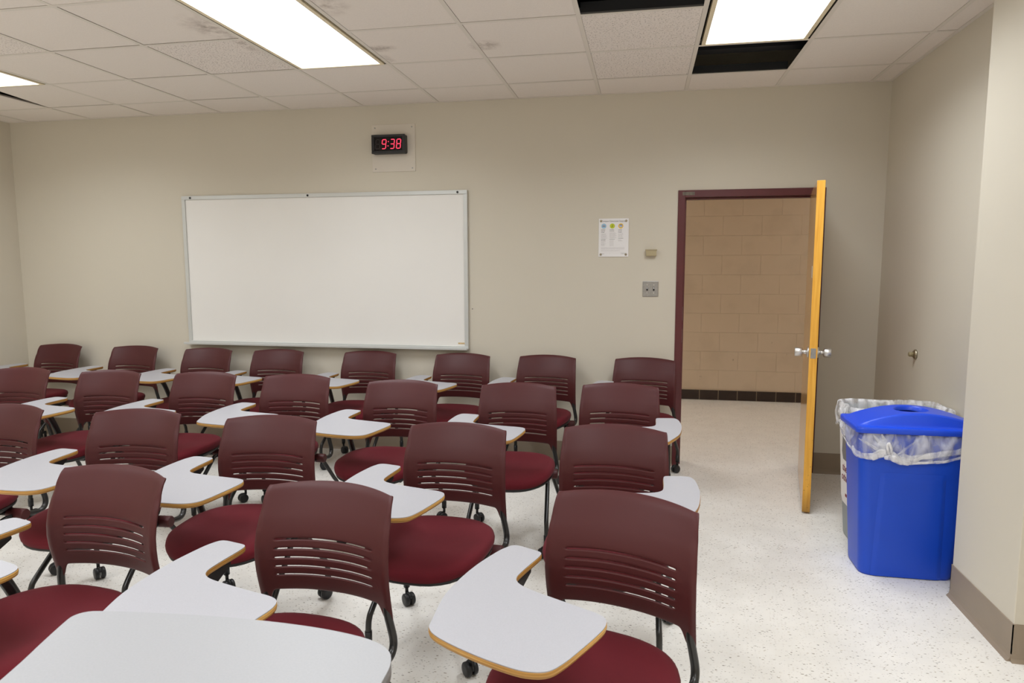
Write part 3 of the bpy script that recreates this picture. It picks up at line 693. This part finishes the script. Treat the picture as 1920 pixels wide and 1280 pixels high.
def pan_mb():
    b = MB(); n = 40; R = []
    for k, z in ((0.55, 0.384), (0.86, 0.390), (0.965, 0.406), (0.975, 0.416), (0.9, 0.416)):
        row = []
        for i in range(n):
            a = 2*math.pi*i/n; c, s = math.cos(a), math.sin(a); ex = 0.80
            px = math.copysign(abs(c)**ex, c); py = math.copysign(abs(s)**ex, s)
            y = -0.350+0.262*py*k; wid = 0.238
            row.append(b.bm.verts.new((wid*px*k, y, z-0.018*sstep(-0.44, -0.62, y))))
        R.append(row)
    for i in range(len(R)-1):
        for j in range(n):
            f = b.bm.faces.new((R[i][j], R[i][(j+1) % n], R[i+1][(j+1) % n], R[i+1][j])); f.smooth = True
    b.bm.faces.new(R[0][::-1]); b.bm.faces.new(R[-1])
    return b

TAB = [(-0.288, -0.612), (-0.325, -0.50), (-0.338, -0.40), (-0.340, -0.30), (-0.330, -0.20), (-0.320, -0.160), (-0.308, -0.138), (-0.288, -0.133), (-0.255, -0.138), (-0.224, -0.144), (-0.210, -0.152), (-0.206, -0.170), (-0.206, -0.205),
       (-0.208, -0.275), (-0.203, -0.330), (-0.170, -0.362), (-0.095, -0.382), (0.0, -0.400), (0.056, -0.411), (0.084, -0.428), (0.094, -0.460), (0.090, -0.505), (0.078, -0.575), (0.064, -0.640), (0.046, -0.682), (0.010, -0.702), (-0.040, -0.706), (-0.130, -0.697), (-0.225, -0.676), (-0.270, -0.652)]
TZ = 0.672
def tablet_parts(parent, sx):
    def mir(p): return [(x*sx, y) for x, y in p] if sx > 0 else [(x*sx, y) for x, y in p][::-1]
    out = catmull([(x, y, 0) for x, y in TAB], 6, closed=True); P = mir([(v.x, v.y) for v in out])
    b = MB(); b.prism(P, TZ-0.0015, TZ+0.0012, smooth_side=True)
    # chamfered ply edge under the laminate
    b2 = MB(); n = len(P)
    def inset(d):
        q = []
        for i in range(n):
            a = Vector(P[i-1]); c = Vector(P[(i+1) % n]); t = (c-a).normalized(); q.append((P[i][0]-t.y*d, P[i][1]+t.x*d))
        return q
    rows = [(0.0, TZ-0.0016), (-0.0012, TZ-0.004), (-0.0016, TZ-0.010), (0.0, TZ-0.016), (0.006, TZ-0.0195)]
    # sign: P is clockwise or not; measure area
    area = sum(P[i-1][0]*P[i][1]-P[i][0]*P[i-1][1] for i in range(n))
    sg = 1 if area > 0 else -1
    R = [[b2.bm.verts.new((x, y, z)) for x, y in inset(d*sg)] for d, z in rows]
    for i in range(len(R)-1):
        for j in range(n):
            f = b2.bm.faces.new((R[i][j], R[i][(j+1) % n], R[i+1][(j+1) % n], R[i+1][j])); f.smooth = True
    b2.bm.faces.new(R[-1][::-1]); b2.bm.faces.new(R[0])
    t = add_part('writing_tablet', b, M_LAM, parent)
    e = add_part('edge_band', b2, M_PLY, t); e['label'] = 'golden oak ply edge'
    # black bracket below the arm rest end and the post down to the seat side
    b = MB(); q = [(-0.300*sx, -0.352), (-0.213*sx, -0.352), (-0.211*sx, -0.215), (-0.296*sx, -0.205)]; q2 = [(-0.262*sx, -0.345), (-0.216*sx, -0.345), (-0.215*sx, -0.285), (-0.262*sx, -0.285)]
    a = [b.bm.verts.new((x, y, TZ-0.0185)) for x, y in q]; m_ = [b.bm.verts.new((x, y, TZ-0.030)) for x, y in q]
    c = [b.bm.verts.new((x, y, TZ-0.066)) for x, y in q2]
    b.bm.faces.new(a); b.bm.faces.new(c)
    for i in range(4): b.bm.faces.new((a[i], a[(i+1) % 4], m_[(i+1) % 4], m_[i])); b.bm.faces.new((m_[i], m_[(i+1) % 4], c[(i+1) % 4], c[i]))
    add_part('tablet_bracket', b, M_UNDER, parent, bevel=0.004)
    b = MB(); pts = catmull([(-0.236*sx, -0.312, TZ-0.055), (-0.238*sx, -0.268, 0.572), (-0.240*sx, -0.228, 0.50), (-0.241*sx, -0.198, 0.43), (-0.238*sx, -0.180, 0.365)], 5)
    b.tube(pts, 0.0145, 12, flat=(1.0, 1.35)); add_part('tablet_post', b, M_TUBE, parent)

def make_chair(name, left=False):
    r = empty(name)
    add_part('backrest', backrest_mesh(), None, r, solid=0.0080, sub=1)
    s = add_part('seat', seat_mb(), M_FAB, r); add_part('seat_pan', pan_mb(), M_UNDER, s)
    for sx in (-1, 1):
        b = MB()
        pts = catmull([(0.207*sx, -0.056, 0.500), (0.211*sx, -0.058, 0.462), (0.217*sx, -0.054, 0.425), (0.223*sx, -0.050, 0.385), (0.226*sx, -0.058, 0.360), (0.226*sx, -0.078, 0.344), (0.223*sx, -0.110, 0.342), (0.216*sx, -0.165, 0.352)], 5)
        b.tube(pts, 0.0125, 14); add_part('back_tube', b, M_TUBE, r)
        b = MB(); b.lathe((0.148*sx, -0.178, 0.357), (sx, 0, 0), [(0, 0.022), (0.004, 0.026), (0.088, 0.026), (0.093, 0.023)], 24); add_part('pivot_housing', b, M_PLAS, r)
        # legs: front
        for kind in (0, 1):
            b = MB()
            if kind == 0: pts = [(0.185*sx, -0.205, 0.350), (0.188*sx, -0.245, 0.350), (0.194*sx, -0.285, 0.328), (0.204*sx, -0.450, 0.205), (0.207*sx, -0.478, 0.172), (0.208*sx, -0.485, 0.140), (0.208*sx, -0.486, 0.105)]
            else: pts = [(0.200*sx, -0.172, 0.345), (0.207*sx, -0.152, 0.338), (0.214*sx, -0.136, 0.318), (0.238*sx, -0.060, 0.205), (0.246*sx, -0.036, 0.172), (0.248*sx, -0.026, 0.140), (0.248*sx, -0.024, 0.105)]
            b.tube(catmull(pts, 5), 0.0115, 12)
            leg = add_part('leg', b, M_TUBE, r)
            p = Vector(pts[-1]); rot = CAST[(kind, sx)]
            b = MB(); b.cyl((p.x, p.y, 0.125), (p.x, p.y, 0.078), 0.0138, n=16); b.cyl((p.x, p.y, 0.080), (p.x, p.y, 0.050), 0.0075, n=12)
            off = Vector((math.cos(rot), math.sin(rot), 0))*0.018; ax = Vector((-math.sin(rot), math.cos(rot), 0)); c = Vector((p.x, p.y, 0.028))+off
            for g in (-1, 1):
                b.lathe(c+ax*g*0.0045, ax*g, [(0, 0.024), (0.002, 0.0275), (0.015, 0.0275), (0.0185, 0.024), (0.019, 0.012)], 26)
            # hood over the wheels
            hp = []
            for q_ in range(9):
                a = math.radians(20+q_*20); hp.append((c + off.normalized()*(-0.0)+Vector((off.normalized().x*math.cos(a)*0.022, off.normalized().y*math.cos(a)*0.022, math.sin(a)*0.0265))))
            b.tube(hp, 0.0065, 8, flat=(1.0, 1.0))
            add_part('caster', b, M_TYRE, leg)
    b = MB(); b.tube([(-0.16, -0.178, 0.357), (0.16, -0.178, 0.357)], 0.013, 12); b.box(-0.15, -0.12, -0.46, -0.16, 0.364, 0.396); b.box(0.12, 0.15, -0.46, -0.16, 0.364, 0.396)
    add_part('seat_frame', b, M_TUBE, r)
    tablet_parts(r, -1 if left else 1)
    return r
CAST = {(0, -1): 0.6, (0, 1): 2.4, (1, -1): -0.7, (1, 1): -2.2}
protoR = make_chair('tablet_chair')
protoL = make_chair('tablet_chair', left=True)

def copy_tree(root):
    c = root.copy(); COL.objects.link(c)
    for ch in root.children:
        d = ch.copy(); COL.objects.link(d); d.parent = c
        for g in ch.children:
            e = g.copy(); COL.objects.link(e); e.parent = d
    return c
G_CH = 'maroon tablet-arm chairs in rows'
A = 'maroon tablet-arm chair '
CH = [  # x, y (middle of the top corners), turn in degrees, left-handed
 (-0.850, -0.100, -1.5, 0), (-0.102, -0.110, -1.0, 0), (0.605, -0.138, -1.5, 0), (1.227, -0.127, 0.5, 0), (2.000, -0.100, -0.8, 0), (2.759, -0.110, -3.2, 0), (3.413, -0.100, -5.0, 0), (4.132, -0.121, -4.9, 0),
 (0.050, -1.335, -1.0, 0), (0.715, -1.329, 2.0, 0), (1.374, -1.286, -0.1, 0), (2.002, -1.277, 1.8, 0), (2.725, -1.366, -1.1, 0), (3.415, -1.339, 2.5, 0), (3.992, -1.251, -2.1, 1),
 (1.050, -2.395, 0.0, 0), (1.769, -2.377, 5.7, 0), (2.469, -2.392, 3.4, 0), (3.342, -2.386, -3.5, 0), (4.006, -2.302, -2.4, 1),
 (2.363, -3.216, -5.4, 0), (3.165, -3.253, -4.2, 0), (4.076, -3.188, -15.9, 0),
]
LBL = [
 'maroon tablet chair against the back wall, nearest the left corner of the room',
 'maroon tablet chair against the back wall, second from the left corner',
 'maroon tablet chair against the back wall under the left end of the whiteboard',
 'maroon tablet chair against the wall, second in from the left end of the whiteboard',
 'maroon tablet chair against the wall under the right half of the whiteboard',
 'maroon tablet chair against the wall at the right end of the whiteboard',
 'maroon tablet chair against the wall, between whiteboard and the chair by the doorway',
 'maroon tablet chair against the wall beside the left jamb of the doorway',
 'maroon tablet chair in second row from the wall, cut by the left picture edge',
 'maroon tablet chair in second row from the wall, second from the left picture edge',
 'maroon tablet chair in second row from the wall, third from the left picture edge',
 'maroon tablet chair in second row from the wall, fourth from the left picture edge',
 'maroon tablet chair in second row from the wall, third from its doorway end',
 'maroon tablet chair in second row from the wall, beside the left-handed one',
 'maroon chair with left-handed tablet, second row from the wall, nearest the doorway',
 'maroon tablet chair in third row from the wall, cut by the left picture edge',
 'maroon tablet chair in third row from the wall, second from the left picture edge',
 'maroon tablet chair in third row from the wall, pale scuffs on its seat',
 'maroon tablet chair in third row from the wall, beside the left-handed one',
 'maroon chair with left-handed tablet, at the right end of the third row',
 'maroon tablet chair in the front row, leftmost, seat cut by the picture edge',
 'maroon tablet chair in the middle of the front row, behind the grey desk top',
 'maroon tablet chair at the right end of the front row, its tablet fully in view']
usedR = usedL = False
for (x, y, a, lh), lab in zip(CH, LBL):
    if lh:
        o = protoL if not usedL else copy_tree(protoL); usedL = True
    else:
        o = protoR if not usedR else copy_tree(protoR); usedR = True
    o.location = (x, y, 0); o.rotation_euler.z = math.radians(a)
    tag(o, lab, 'chair', G_CH)

# ------------------------------------------------------------------ bins
M_BLUE = mat('blue_bin_plastic', lin(18, 74, 202), 0.38, spec=0.45, vary=(3, 0.03), bump=(180, 0.08, 0.001))
M_BLUEL = mat('blue_lid_plastic', lin(28, 78, 224), 0.33, spec=0.5, bump=(180, 0.06, 0.001))
M_GREYB = mat('grey_bin_plastic', lin(142, 148, 150), 0.45, spec=0.4)
def bag_material(name, alpha, tint):
    m = bpy.data.materials.new(name); m.use_nodes = True; nt = m.node_tree; N = nt.nodes; L = nt.links
    b = N['Principled BSDF']; b.inputs['Base Color'].default_value = lin(*tint); b.inputs['Roughness'].default_value = 0.22; b.inputs['Specular IOR Level'].default_value = 0.7
    tr = N.new('ShaderNodeBsdfTransparent'); mx = N.new('ShaderNodeMixShader'); out = N['Material Output']
    tc = N.new('ShaderNodeTexCoord'); n = N.new('ShaderNodeTexNoise'); n.inputs['Scale'].default_value = 14; n.inputs['Detail'].default_value = 6; n.inputs['Distortion'].default_value = 1.2
    mp = N.new('ShaderNodeMapping'); mp.inputs['Scale'].default_value = (1.0, 1.0, 0.32); mp.inputs['Rotation'].default_value = (0, 0.5, 0); L.new(tc.outputs['Object'], mp.inputs['Vector']); L.new(mp.outputs[0], n.inputs['Vector'])
    mr = N.new('ShaderNodeMapRange'); mr.inputs[1].default_value = 0.35; mr.inputs[2].default_value = 0.68; mr.inputs[3].default_value = alpha*0.35; mr.inputs[4].default_value = min(alpha*1.9, 0.95)
    L.new(n.outputs['Fac'], mr.inputs[0]); L.new(mr.outputs[0], mx.inputs[0])
    bp = N.new('ShaderNodeBump'); bp.inputs['Strength'].default_value = 1.0; bp.inputs['Distance'].default_value = 0.02; L.new(n.outputs['Fac'], bp.inputs['Height']); L.new(bp.outputs[0], b.inputs['Normal'])
    L.new(tr.outputs[0], mx.inputs[1]); L.new(b.outputs[0], mx.inputs[2]); L.new(mx.outputs[0], out.inputs['Surface'])
    return m
M_BAG = bag_material('clear_bag_film', 0.36, (232, 234, 242))
M_BAGW = bag_material('gathered_bag_film', 0.55, (246, 246, 250))
def shell_bin(base, top, z1, r0, r1):
    """tapered rounded bin, open at the top. base/top: (x0,x1,y0,y1)"""
    b = MB(); n = 9
    lv = [0, 0.02, 0.06, 0.20, 0.45, 0.66, 0.80, 0.84, 0.90, 1.0]
    R = []
    def ringpts(t, ins=0.0):
        q = [base[i]+(top[i]-base[i])*t for i in range(4)]; r = r0+(r1-r0)*t
        return rrect(q[0]+ins, q[1]-ins, q[2]+ins, q[3]-ins, max(r-ins, 0.01), n)
    for t in lv:
        R.append([b.bm.verts.new((x, y, z1*t)) for x, y in ringpts(t, 0.004 if t == 0 else 0.0)])
    R.append([b.bm.verts.new((x, y, z1)) for x, y in ringpts(1.0, 0.005)])
    R.append([b.bm.verts.new((x, y, z1*0.5)) for x, y in ringpts(0.5, 0.006)])
    R.append([b.bm.verts.new((x, y, 0.012)) for x, y in ringpts(0.0, 0.008)])
    m = len(R[0])
    for i in range(len(R)-1):
        for j in range(m):
            f = b.bm.faces.new((R[i][j], R[i][(j+1) % m], R[i+1][(j+1) % m], R[i+1][j])); f.smooth = True
    b.bm.faces.new(R[0][::-1]); b.bm.faces.new(R[-1])
    return b
BASE = (5.180, 5.600, -1.712, -1.470); TOPR = (5.140, 5.690, -1.738, -1.445); ZB = 0.722
bb = empty('recycling_bin', (5.40, -1.59, 0))
ox, oy = 5.40, -1.59
def sh(q, dx=ox, dy=oy): return (q[0]-dx, q[1]-dx, q[2]-dy, q[3]-dy)
BL, TL = sh(BASE), sh(TOPR)
body = bsmooth(shell_bin(BL, TL, ZB, 0.050, 0.045).build('body', M_BLUE, bb))
# embossed panel on the long face
b = MB()
def face_pt(x, z, off):
    t = z/ZB; y = BL[2]+(TL[2]-BL[2])*t
    return (x, y-off, z)
pw = [(-0.165, 0.0), (-0.145, 0.007), (0.112, 0.007), (0.130, 0.0)]
zz = [(0.004, 1.0), (0.50, 1.0), (0.525, 0.0)]
G = []
for z, k in zz:
    t = z/ZB; G.append([b.bm.verts.new(face_pt(x*(1.06-0.12*t), z, 0.0008+o_*k)) for x, o_ in pw])
for i in range(len(G)-1):
    for j in range(3): b.bm.faces.new((G[i][j], G[i][j+1], G[i+1][j+1], G[i+1][j]))
o = b.build('embossed_panel', M_BLUE, bb)
md = o.modifiers.new('bev', 'BEVEL'); md.width = 0.006; md.segments = 4; md.angle_limit = math.radians(5); bsmooth(o)
# lid: flat rim, skirt, domed ridge with a round hole
LX0, LX1, LY0, LY1 = 5.120-ox, 5.712-ox, -1.755-oy, -1.440-oy; LZ = 0.745
b = MB()
o1 = rrect(LX0, LX1, LY0, LY1, 0.030, 6); m_ = len(o1)
def lvl(ins, z, r=0.030): return [b.bm.verts.new((x, y, z)) for x, y in rrect(LX0+ins, LX1-ins, LY0+ins, LY1-ins, max(r-ins, 0.006), 6)]
rows = [lvl(0.003, LZ-0.028), lvl(0.0, LZ-0.026), lvl(0.0, LZ-0.004), lvl(0.004, LZ)]
for i in range(3):
    for j in range(m_):
        f = b.bm.faces.new((rows[i][j], rows[i][(j+1) % m_], rows[i+1][(j+1) % m_], rows[i+1][j])); f.smooth = True
# dome as a height field with a hole
nx, ny = 72, 44; hx, hy, hr = -0.01+0.015, -0.001, 0.076
def dome(x, y):
    u = (x-(LX0+LX1)/2)/((LX1-LX0)/2-0.012); v = (y-(LY0+LY1)/2)/((LY1-LY0)/2-0.03)
    h = 0.066*max(0, 1-u*u)
    k = 1-sstep(0.84, 0.97, abs(v)); return LZ + h*k
xs_ = [LX0+0.004+(LX1-LX0-0.008)*i/nx for i in range(nx+1)]; ys_ = [LY0+0.004+(LY1-LY0-0.008)*j/ny for j in range(ny+1)]
grid = {}
for i, x in enumerate(xs_):
    for j, y in enumerate(ys_):
        d = math.hypot(x-hx, y-hy)
        px, py = x, y
        if d < hr+0.012 and d > 1e-6 and d >= hr-0.010:      # snap near vertices onto the rim circle
            px, py = hx+(x-hx)/d*hr, hy+(y-hy)/d*hr
        # round the corners of the sheet
        grid[i, j] = b.bm.verts.new((px, py, dome(px, py)))
for i in range(nx):
    for j in range(ny):
        c = ((xs_[i]+xs_[i+1])/2, (ys_[j]+ys_[j+1])/2)
        q = [grid[i, j], grid[i+1, j], grid[i+1, j+1], grid[i, j+1]]
        if all(math.hypot(v.co.x-hx, v.co.y-hy) <= hr+1e-4 for v in q): continue
        cx0, cy0 = abs(c[0]-(LX0+LX1)/2), abs(c[1]-(LY0+LY1)/2)
        ax_, ay_ = (LX1-LX0)/2-0.030, (LY1-LY0)/2-0.030
        if cx0 > ax_ and cy0 > ay_ and math.hypot(cx0-ax_, cy0-ay_) > 0.029: continue
        f = b.bm.faces.new(q); f.smooth = True
# throat of the hole
th = []
for dz, dr in ((0.0, 0.0), (-0.006, -0.006), (-0.022, -0.008)):
    th.append([b.bm.verts.new((hx+(hr+dr)*math.cos(a*math.pi/24), hy+(hr+dr)*math.sin(a*math.pi/24), dome(hx+hr*math.cos(a*math.pi/24), hy+hr*math.sin(a*math.pi/24))+dz)) for a in range(48)])
for i in range(2):
    for j in range(48):
        f = b.bm.faces.new((th[i][j], th[i][(j+1) % 48], th[i+1][(j+1) % 48], th[i+1][j])); f.smooth = True
bmesh.ops.delete(b.bm, geom=[v for v in b.bm.verts if not v.link_faces], context='VERTS')
b.build('lid', M_BLUEL, bb)
tag(bb, 'blue recycling bin with a domed lid and a round hole, lined with a clear bag', 'bin')
# bag skirts
def skirt(name, Bs, Tp, ztop, zlow, off, parent, seed, mtl, zfun, amp=0.010, rows_=14, n=220, over=0.0, r=0.05):
    b = MB(); rn = random.Random(seed); R = []
    zmax = ztop
    for k in range(rows_+1):
        t = k/rows_; row = []
        q0 = rrect(0, 1, 0, 1, 0.1, 2)
        for i in range(n):
            s = i/n
            # walk the rounded rectangle at this height
            z0 = zfun(s); z = z0 + (ztop-z0)*t
            f = z/ZB
            q = [Bs[m]+(Tp[m]-Bs[m])*f for m in range(4)]
            g = off*(0.6+1.0*math.sin(math.pi*min(t*1.05, 1)))
            loop = loop_pt(q[0]-g, q[1]+g, q[2]-g, q[3]+g, r+g, s)
            nn = noise.noise(Vector((s*38+seed, t*2.0, seed*1.7)))*amp + noise.noise(Vector((s*90+seed, t*4+s*20, 3.3)))*amp*0.5
            c = Vector(((q[0]+q[1])/2, (q[2]+q[3])/2)); 
            d = loop[1]
            row.append(b.bm.verts.new((loop[0][0]+d[0]*nn, loop[0][1]+d[1]*nn, z+nn*0.4)))
        R.append(row)
    for i in range(rows_):
        for j in range(n):
            f = b.bm.faces.new((R[i][j], R[i][(j+1) % n], R[i+1][(j+1) % n], R[i+1][j])); f.smooth = True
    return b.build(name, mtl, parent), R
def loop_pt(x0, x1, y0, y1, r, s):
    """point and outward normal at fraction s around a rounded rectangle, from the back-left going along -x side to the front"""
    w_, h_ = (x1-x0-2*r), (y1-y0-2*r); a = math.pi*r/2; tot = 2*w_+2*h_+4*a; d = s*tot
    segs = [('l', h_), ('c', a, x0+r, y0+r, math.pi), ('f', w_), ('c', a, x1-r, y0+r, 1.5*math.pi), ('r', h_), ('c', a, x1-r, y1-r, 0.0), ('b', w_), ('c', a, x0+r, y1-r, 0.5*math.pi)]
    for sg in segs:
        L_ = sg[1]
        if d <= L_:
            if sg[0] == 'l': return (x0, y1-r-d), (-1, 0)
            if sg[0] == 'f': return (x0+r+d, y0), (0, -1)
            if sg[0] == 'r': return (x1, y0+r+d), (1, 0)
            if sg[0] == 'b': return (x1-r-d, y1), (0, 1)
            an = sg[4]+d/r; return (sg[2]+r*math.cos(an), sg[3]+r*math.sin(an)), (math.cos(an), math.sin(an))
        d -= L_
    return (x0, y1-r), (-1, 0)
def zf_blue(s):      # lower edge of the bag: knot at about a third of the long face, rising to the right
    # s: left side ~0-.13, corner, front .18-.50
    K = [(0.0, 0.635), (0.08, 0.610), (0.15, 0.588), (0.175, 0.592), (0.200, 0.606), (0.225, 0.602), (0.25, 0.578), (0.275, 0.572), (0.31, 0.580), (0.36, 0.590), (0.42, 0.618), (0.50, 0.650), (0.60, 0.655), (0.8, 0.65), (1.0, 0.635)]
    for (a, za), (c, zc) in zip(K, K[1:]):
        if s <= c: return za+(zc-za)*sstep(0, 1, (s-a)/(c-a))
    return 0.6
bag, RB = skirt('bag', BL, TL, 0.722, 0.56, 0.014, bb, 4, M_BAG, zf_blue, amp=0.016)
# drawn hem of the bag: two twisted cords of film meeting in a knot
def hem(name, zf, dz, Bs, Tp, r, s0, s1, rad, parent, mtl, off=0.016, seed=1, nseg=90):
    b = MB(); pts = []; rads = []
    for i in range(nseg+1):
        s = s0+(s1-s0)*i/nseg; z = zf(s)+dz; f = z/ZB; q = [Bs[m]+(Tp[m]-Bs[m])*f for m in range(4)]
        p, d = loop_pt(q[0]-off, q[1]+off, q[2]-off, q[3]+off, r+off, s)
        pts.append((p[0], p[1], z+0.004*noise.noise(Vector((s*30, seed, 0))))); rads.append(rad*(1+0.45*noise.noise(Vector((s*45, seed, 5))))*min(1, 0.15+i/6, 0.15+(nseg-i)/6))
    b.tube(pts, rads, 8, flat=(0.55, 1.7)); return b.build(name, mtl, parent)
def top_cord(s):      # white draw cord: rises from the knot to the right end of the long face
    K = [(0.0, 0.66), (0.15, 0.625), (0.20, 0.612), (0.28, 0.606), (0.36, 0.634), (0.50, 0.690), (0.60, 0.695)]
    for (a, za), (c, zc) in zip(K, K[1:]):
        if s <= c: return za+(zc-za)*(s-a)/(c-a)
    return 0.69
hem('bag_hem', top_cord, 0.0, BL, TL, 0.05, 0.235, 0.56, 0.0085, bag, M_BAGW, off=0.020, seed=2)
hem('bag_hem', zf_blue, 0.006, BL, TL, 0.05, 0.0, 0.56, 0.0040, bag, M_BAGW, off=0.018, seed=8)
hem('bag_hem', lambda s: zf_blue(s)+0.020+0.005*math.sin(s*70), 0.0, BL, TL, 0.05, 0.10, 0.300, 0.0085, bag, M_BAGW, off=0.021, seed=5)
hem('bag_hem', lambda s: zf_blue(s)+0.012+0.004*math.sin(s*90+1), 0.0, BL, TL, 0.05, 0.17, 0.275, 0.0085, bag, M_BAGW, off=0.024, seed=6)
kx0 = 5.277-ox; ky = BL[2]+(TL[2]-BL[2])*0.84-0.030
b = MB()      # folds drawn to the knot
for (dx, dz, r_) in ((-0.085, 0.105, 0.006), (-0.048, 0.110, 0.008), (-0.150, 0.085, 0.005), (0.11, 0.085, 0.0035)):
    b.tube(catmull([(kx0+dx, ky+0.014, 0.606+dz), (kx0+dx*0.66, ky+0.011, 0.606+dz*0.62+0.004), (kx0+dx*0.3, ky+0.006, 0.606+dz*0.25), (kx0-0.008, ky+0.002, 0.604)], 5), [0.0004+r_*math.sin(math.pi*i/15)**0.8 for i in range(16)], 8, flat=(0.3, 1.5))
b.build('bag_folds', M_BAG, bag)
b = MB()
b.tube(catmull([(kx0-0.006, ky, 0.604), (kx0-0.020, ky-0.006, 0.636), (kx0-0.026, ky-0.004, 0.664), (kx0-0.020, ky-0.004, 0.676), (kx0-0.012, ky-0.004, 0.662), (kx0-0.004, ky-0.002, 0.630), (kx0+0.004, ky, 0.606)], 6), 0.0052, 8, flat=(0.6, 1.3))
b.tube(catmull([(kx0-0.035, ky, 0.604), (kx0-0.008, ky-0.010, 0.610), (kx0+0.012, ky-0.008, 0.600), (kx0+0.034, ky, 0.588)], 6), [0.005+0.0085*math.sin(math.pi*i/18) for i in range(19)], 10, flat=(0.7, 1.2))
b.build('bag_knot', M_BAGW, bag)

# grey bin behind
GB = (5.246, 5.640, -1.350, -1.120); GT = (5.201, 5.704, -1.372, -1.085)
gx, gy = 5.44, -1.23
gb = empty('waste_bin', (gx, gy, 0)); GBL, GTL = sh(GB, gx, gy), sh(GT, gx, gy)
bsmooth(shell_bin(GBL, GTL, ZB+0.010, 0.055, 0.05).build('body', M_GREYB, gb))
b = MB()
for zz0, zz1 in ((0.19, 0.64),):
    pts = []
    for z in (zz0, zz1):
        t = z/(ZB+0.010); x = GBL[0]+(GTL[0]-GBL[0])*t
        pts.append((x-0.0012, z))
    def lx(z): return pts[0][0]+(pts[1][0]-pts[0][0])*(z-zz0)/(zz1-zz0)
    poly = [(0.085, zz0+0.03), (0.06, zz0), (-0.06, zz0), (-0.085, zz0+0.03), (-0.088, zz1), (0.088, zz1)]
    b.bm.faces.new([b.bm.verts.new((lx(z), y, z)) for y, z in poly])
lab = b.build('paper_label', M_PAPER, gb)
M_MAR = mat('maroon_ink', lin(120, 36, 50), 0.6)
b = MB(); b.bm.faces.new([b.bm.verts.new((lx(z)-0.0006, y, z)) for y, z in ((-0.05, 0.47), (-0.030, 0.44), (0.03, 0.44), (0.05, 0.48), (0.03, 0.57), (-0.03, 0.585), (-0.05, 0.55))]); b.build('label_drawing', mat('ink_dark_grey', lin(120, 118, 120), 0.6), lab)
rt = (math.pi/2, 0, -math.pi/2)
text_mesh('label_text', 'the', 0.062, M_MAR, lab, (lx(0.395)-0.001, 0.0, 0.395), rt, 'CENTER', 0.0003)
text_mesh('label_text', 'other', 0.062, M_MAR, lab, (lx(0.34)-0.001, -0.01, 0.340), rt, 'CENTER', 0.0003)
b = MB(); b.box(lx(0.24)-0.0012, lx(0.24)-0.0004, -0.03, 0.0, 0.236, 0.252); b.build('label_mark', M_MAR, lab)
bag2, _ = skirt('bag', GBL, GTL, ZB+0.017, 0.56, 0.012, gb, 9, M_BAGW, lambda s: 0.63+0.015*math.sin(s*17)+0.01*math.sin(s*41), amp=0.013)
hem('bag_hem', lambda s: 0.63+0.015*math.sin(s*17)+0.01*math.sin(s*41), 0.004, GBL, GTL, 0.05, 0.0, 0.999, 0.008, bag2, M_BAGW, off=0.018, seed=3)
# rolled film over the rim and down inside
b = MB(); pts = []; n = 160
prof = [(-0.012, 0.0), (-0.006, 0.022), (0.006, 0.026), (0.016, 0.010), (0.020, -0.03), (0.024, -0.12)]
R = []
for o_, dz in prof:
    row = []
    for i in range(n):
        s = i/n; p, d = loop_pt(GTL[0], GTL[1], GTL[2], GTL[3], 0.05, s); k = noise.noise(Vector((s*30, dz*20, 8)))*0.008
        row.append(b.bm.verts.new((p[0]-d[0]*(o_+k), p[1]-d[1]*(o_+k), ZB+0.010+dz+k*0.8 + 0.014*max(0, noise.noise(Vector((s*9, 2, 2)))))))
    R.append(row)
for i in range(len(R)-1):
    for j in range(n):
        f = b.bm.faces.new((R[i][j], R[i][(j+1) % n], R[i+1][(j+1) % n], R[i+1][j])); f.smooth = True
b.build('bag_collar', M_BAGW, bag2)
tag(gb, 'grey waste bin with a white label and clear liner, behind the blue bin', 'bin')

# ------------------------------------------------------------------ near desk
M_DTOP = mat('pale_grey_desk_laminate', lin(169, 170, 174), 0.42, spec=0.4, vary=(260, 0.03))
M_DBAND = mat('grey_edge_band', lin(118, 114, 112), 0.45, spec=0.4)
dk = empty('desk', (3.42, -4.45, 0)); DZT = 0.85
pl = [(3.135, -4.75), (3.112, -4.40), (3.096, -4.30), (3.072, -4.215), (3.056, -4.155), (3.052, -4.128), (3.066, -4.109), (3.10, -4.100), (3.20, -4.088), (3.33, -4.078), (3.46, -4.077), (3.56, -4.084), (3.64, -4.100), (3.685, -4.124), (3.706, -4.160), (3.712, -4.22), (3.715, -4.40), (3.715, -4.75), (3.69, -4.79), (3.60, -4.80), (3.25, -4.80), (3.16, -4.79)]
P = [(v.x-3.42, v.y+4.45) for v in catmull([(x, y, 0) for x, y in pl], 4, closed=True)]
b = MB(); b.prism(P, DZT-0.002, DZT, smooth_side=True); b.build('top', M_DTOP, dk)
b = MB(); b.prism(P, DZT-0.027, DZT-0.0021, smooth_side=True); b.build('edge_band', M_DBAND, dk)
b = MB(); b.box(-0.26, 0.262, -0.30, 0.30, DZT-0.060, DZT-0.028); b.build('under_frame', M_UNDER, dk, bevel=0.003)
for sx in (-0.23, 0.235):
    b = MB(); b.box(sx-0.02, sx+0.02, -0.22, -0.16, 0.05, DZT-0.06); b.box(sx-0.022, sx+0.022, -0.32, 0.24, 0.0, 0.05); b.build('leg', M_UNDER, dk, bevel=0.003)
tag(dk, 'pale grey desk top with rounded corners, nearest the camera', 'desk')
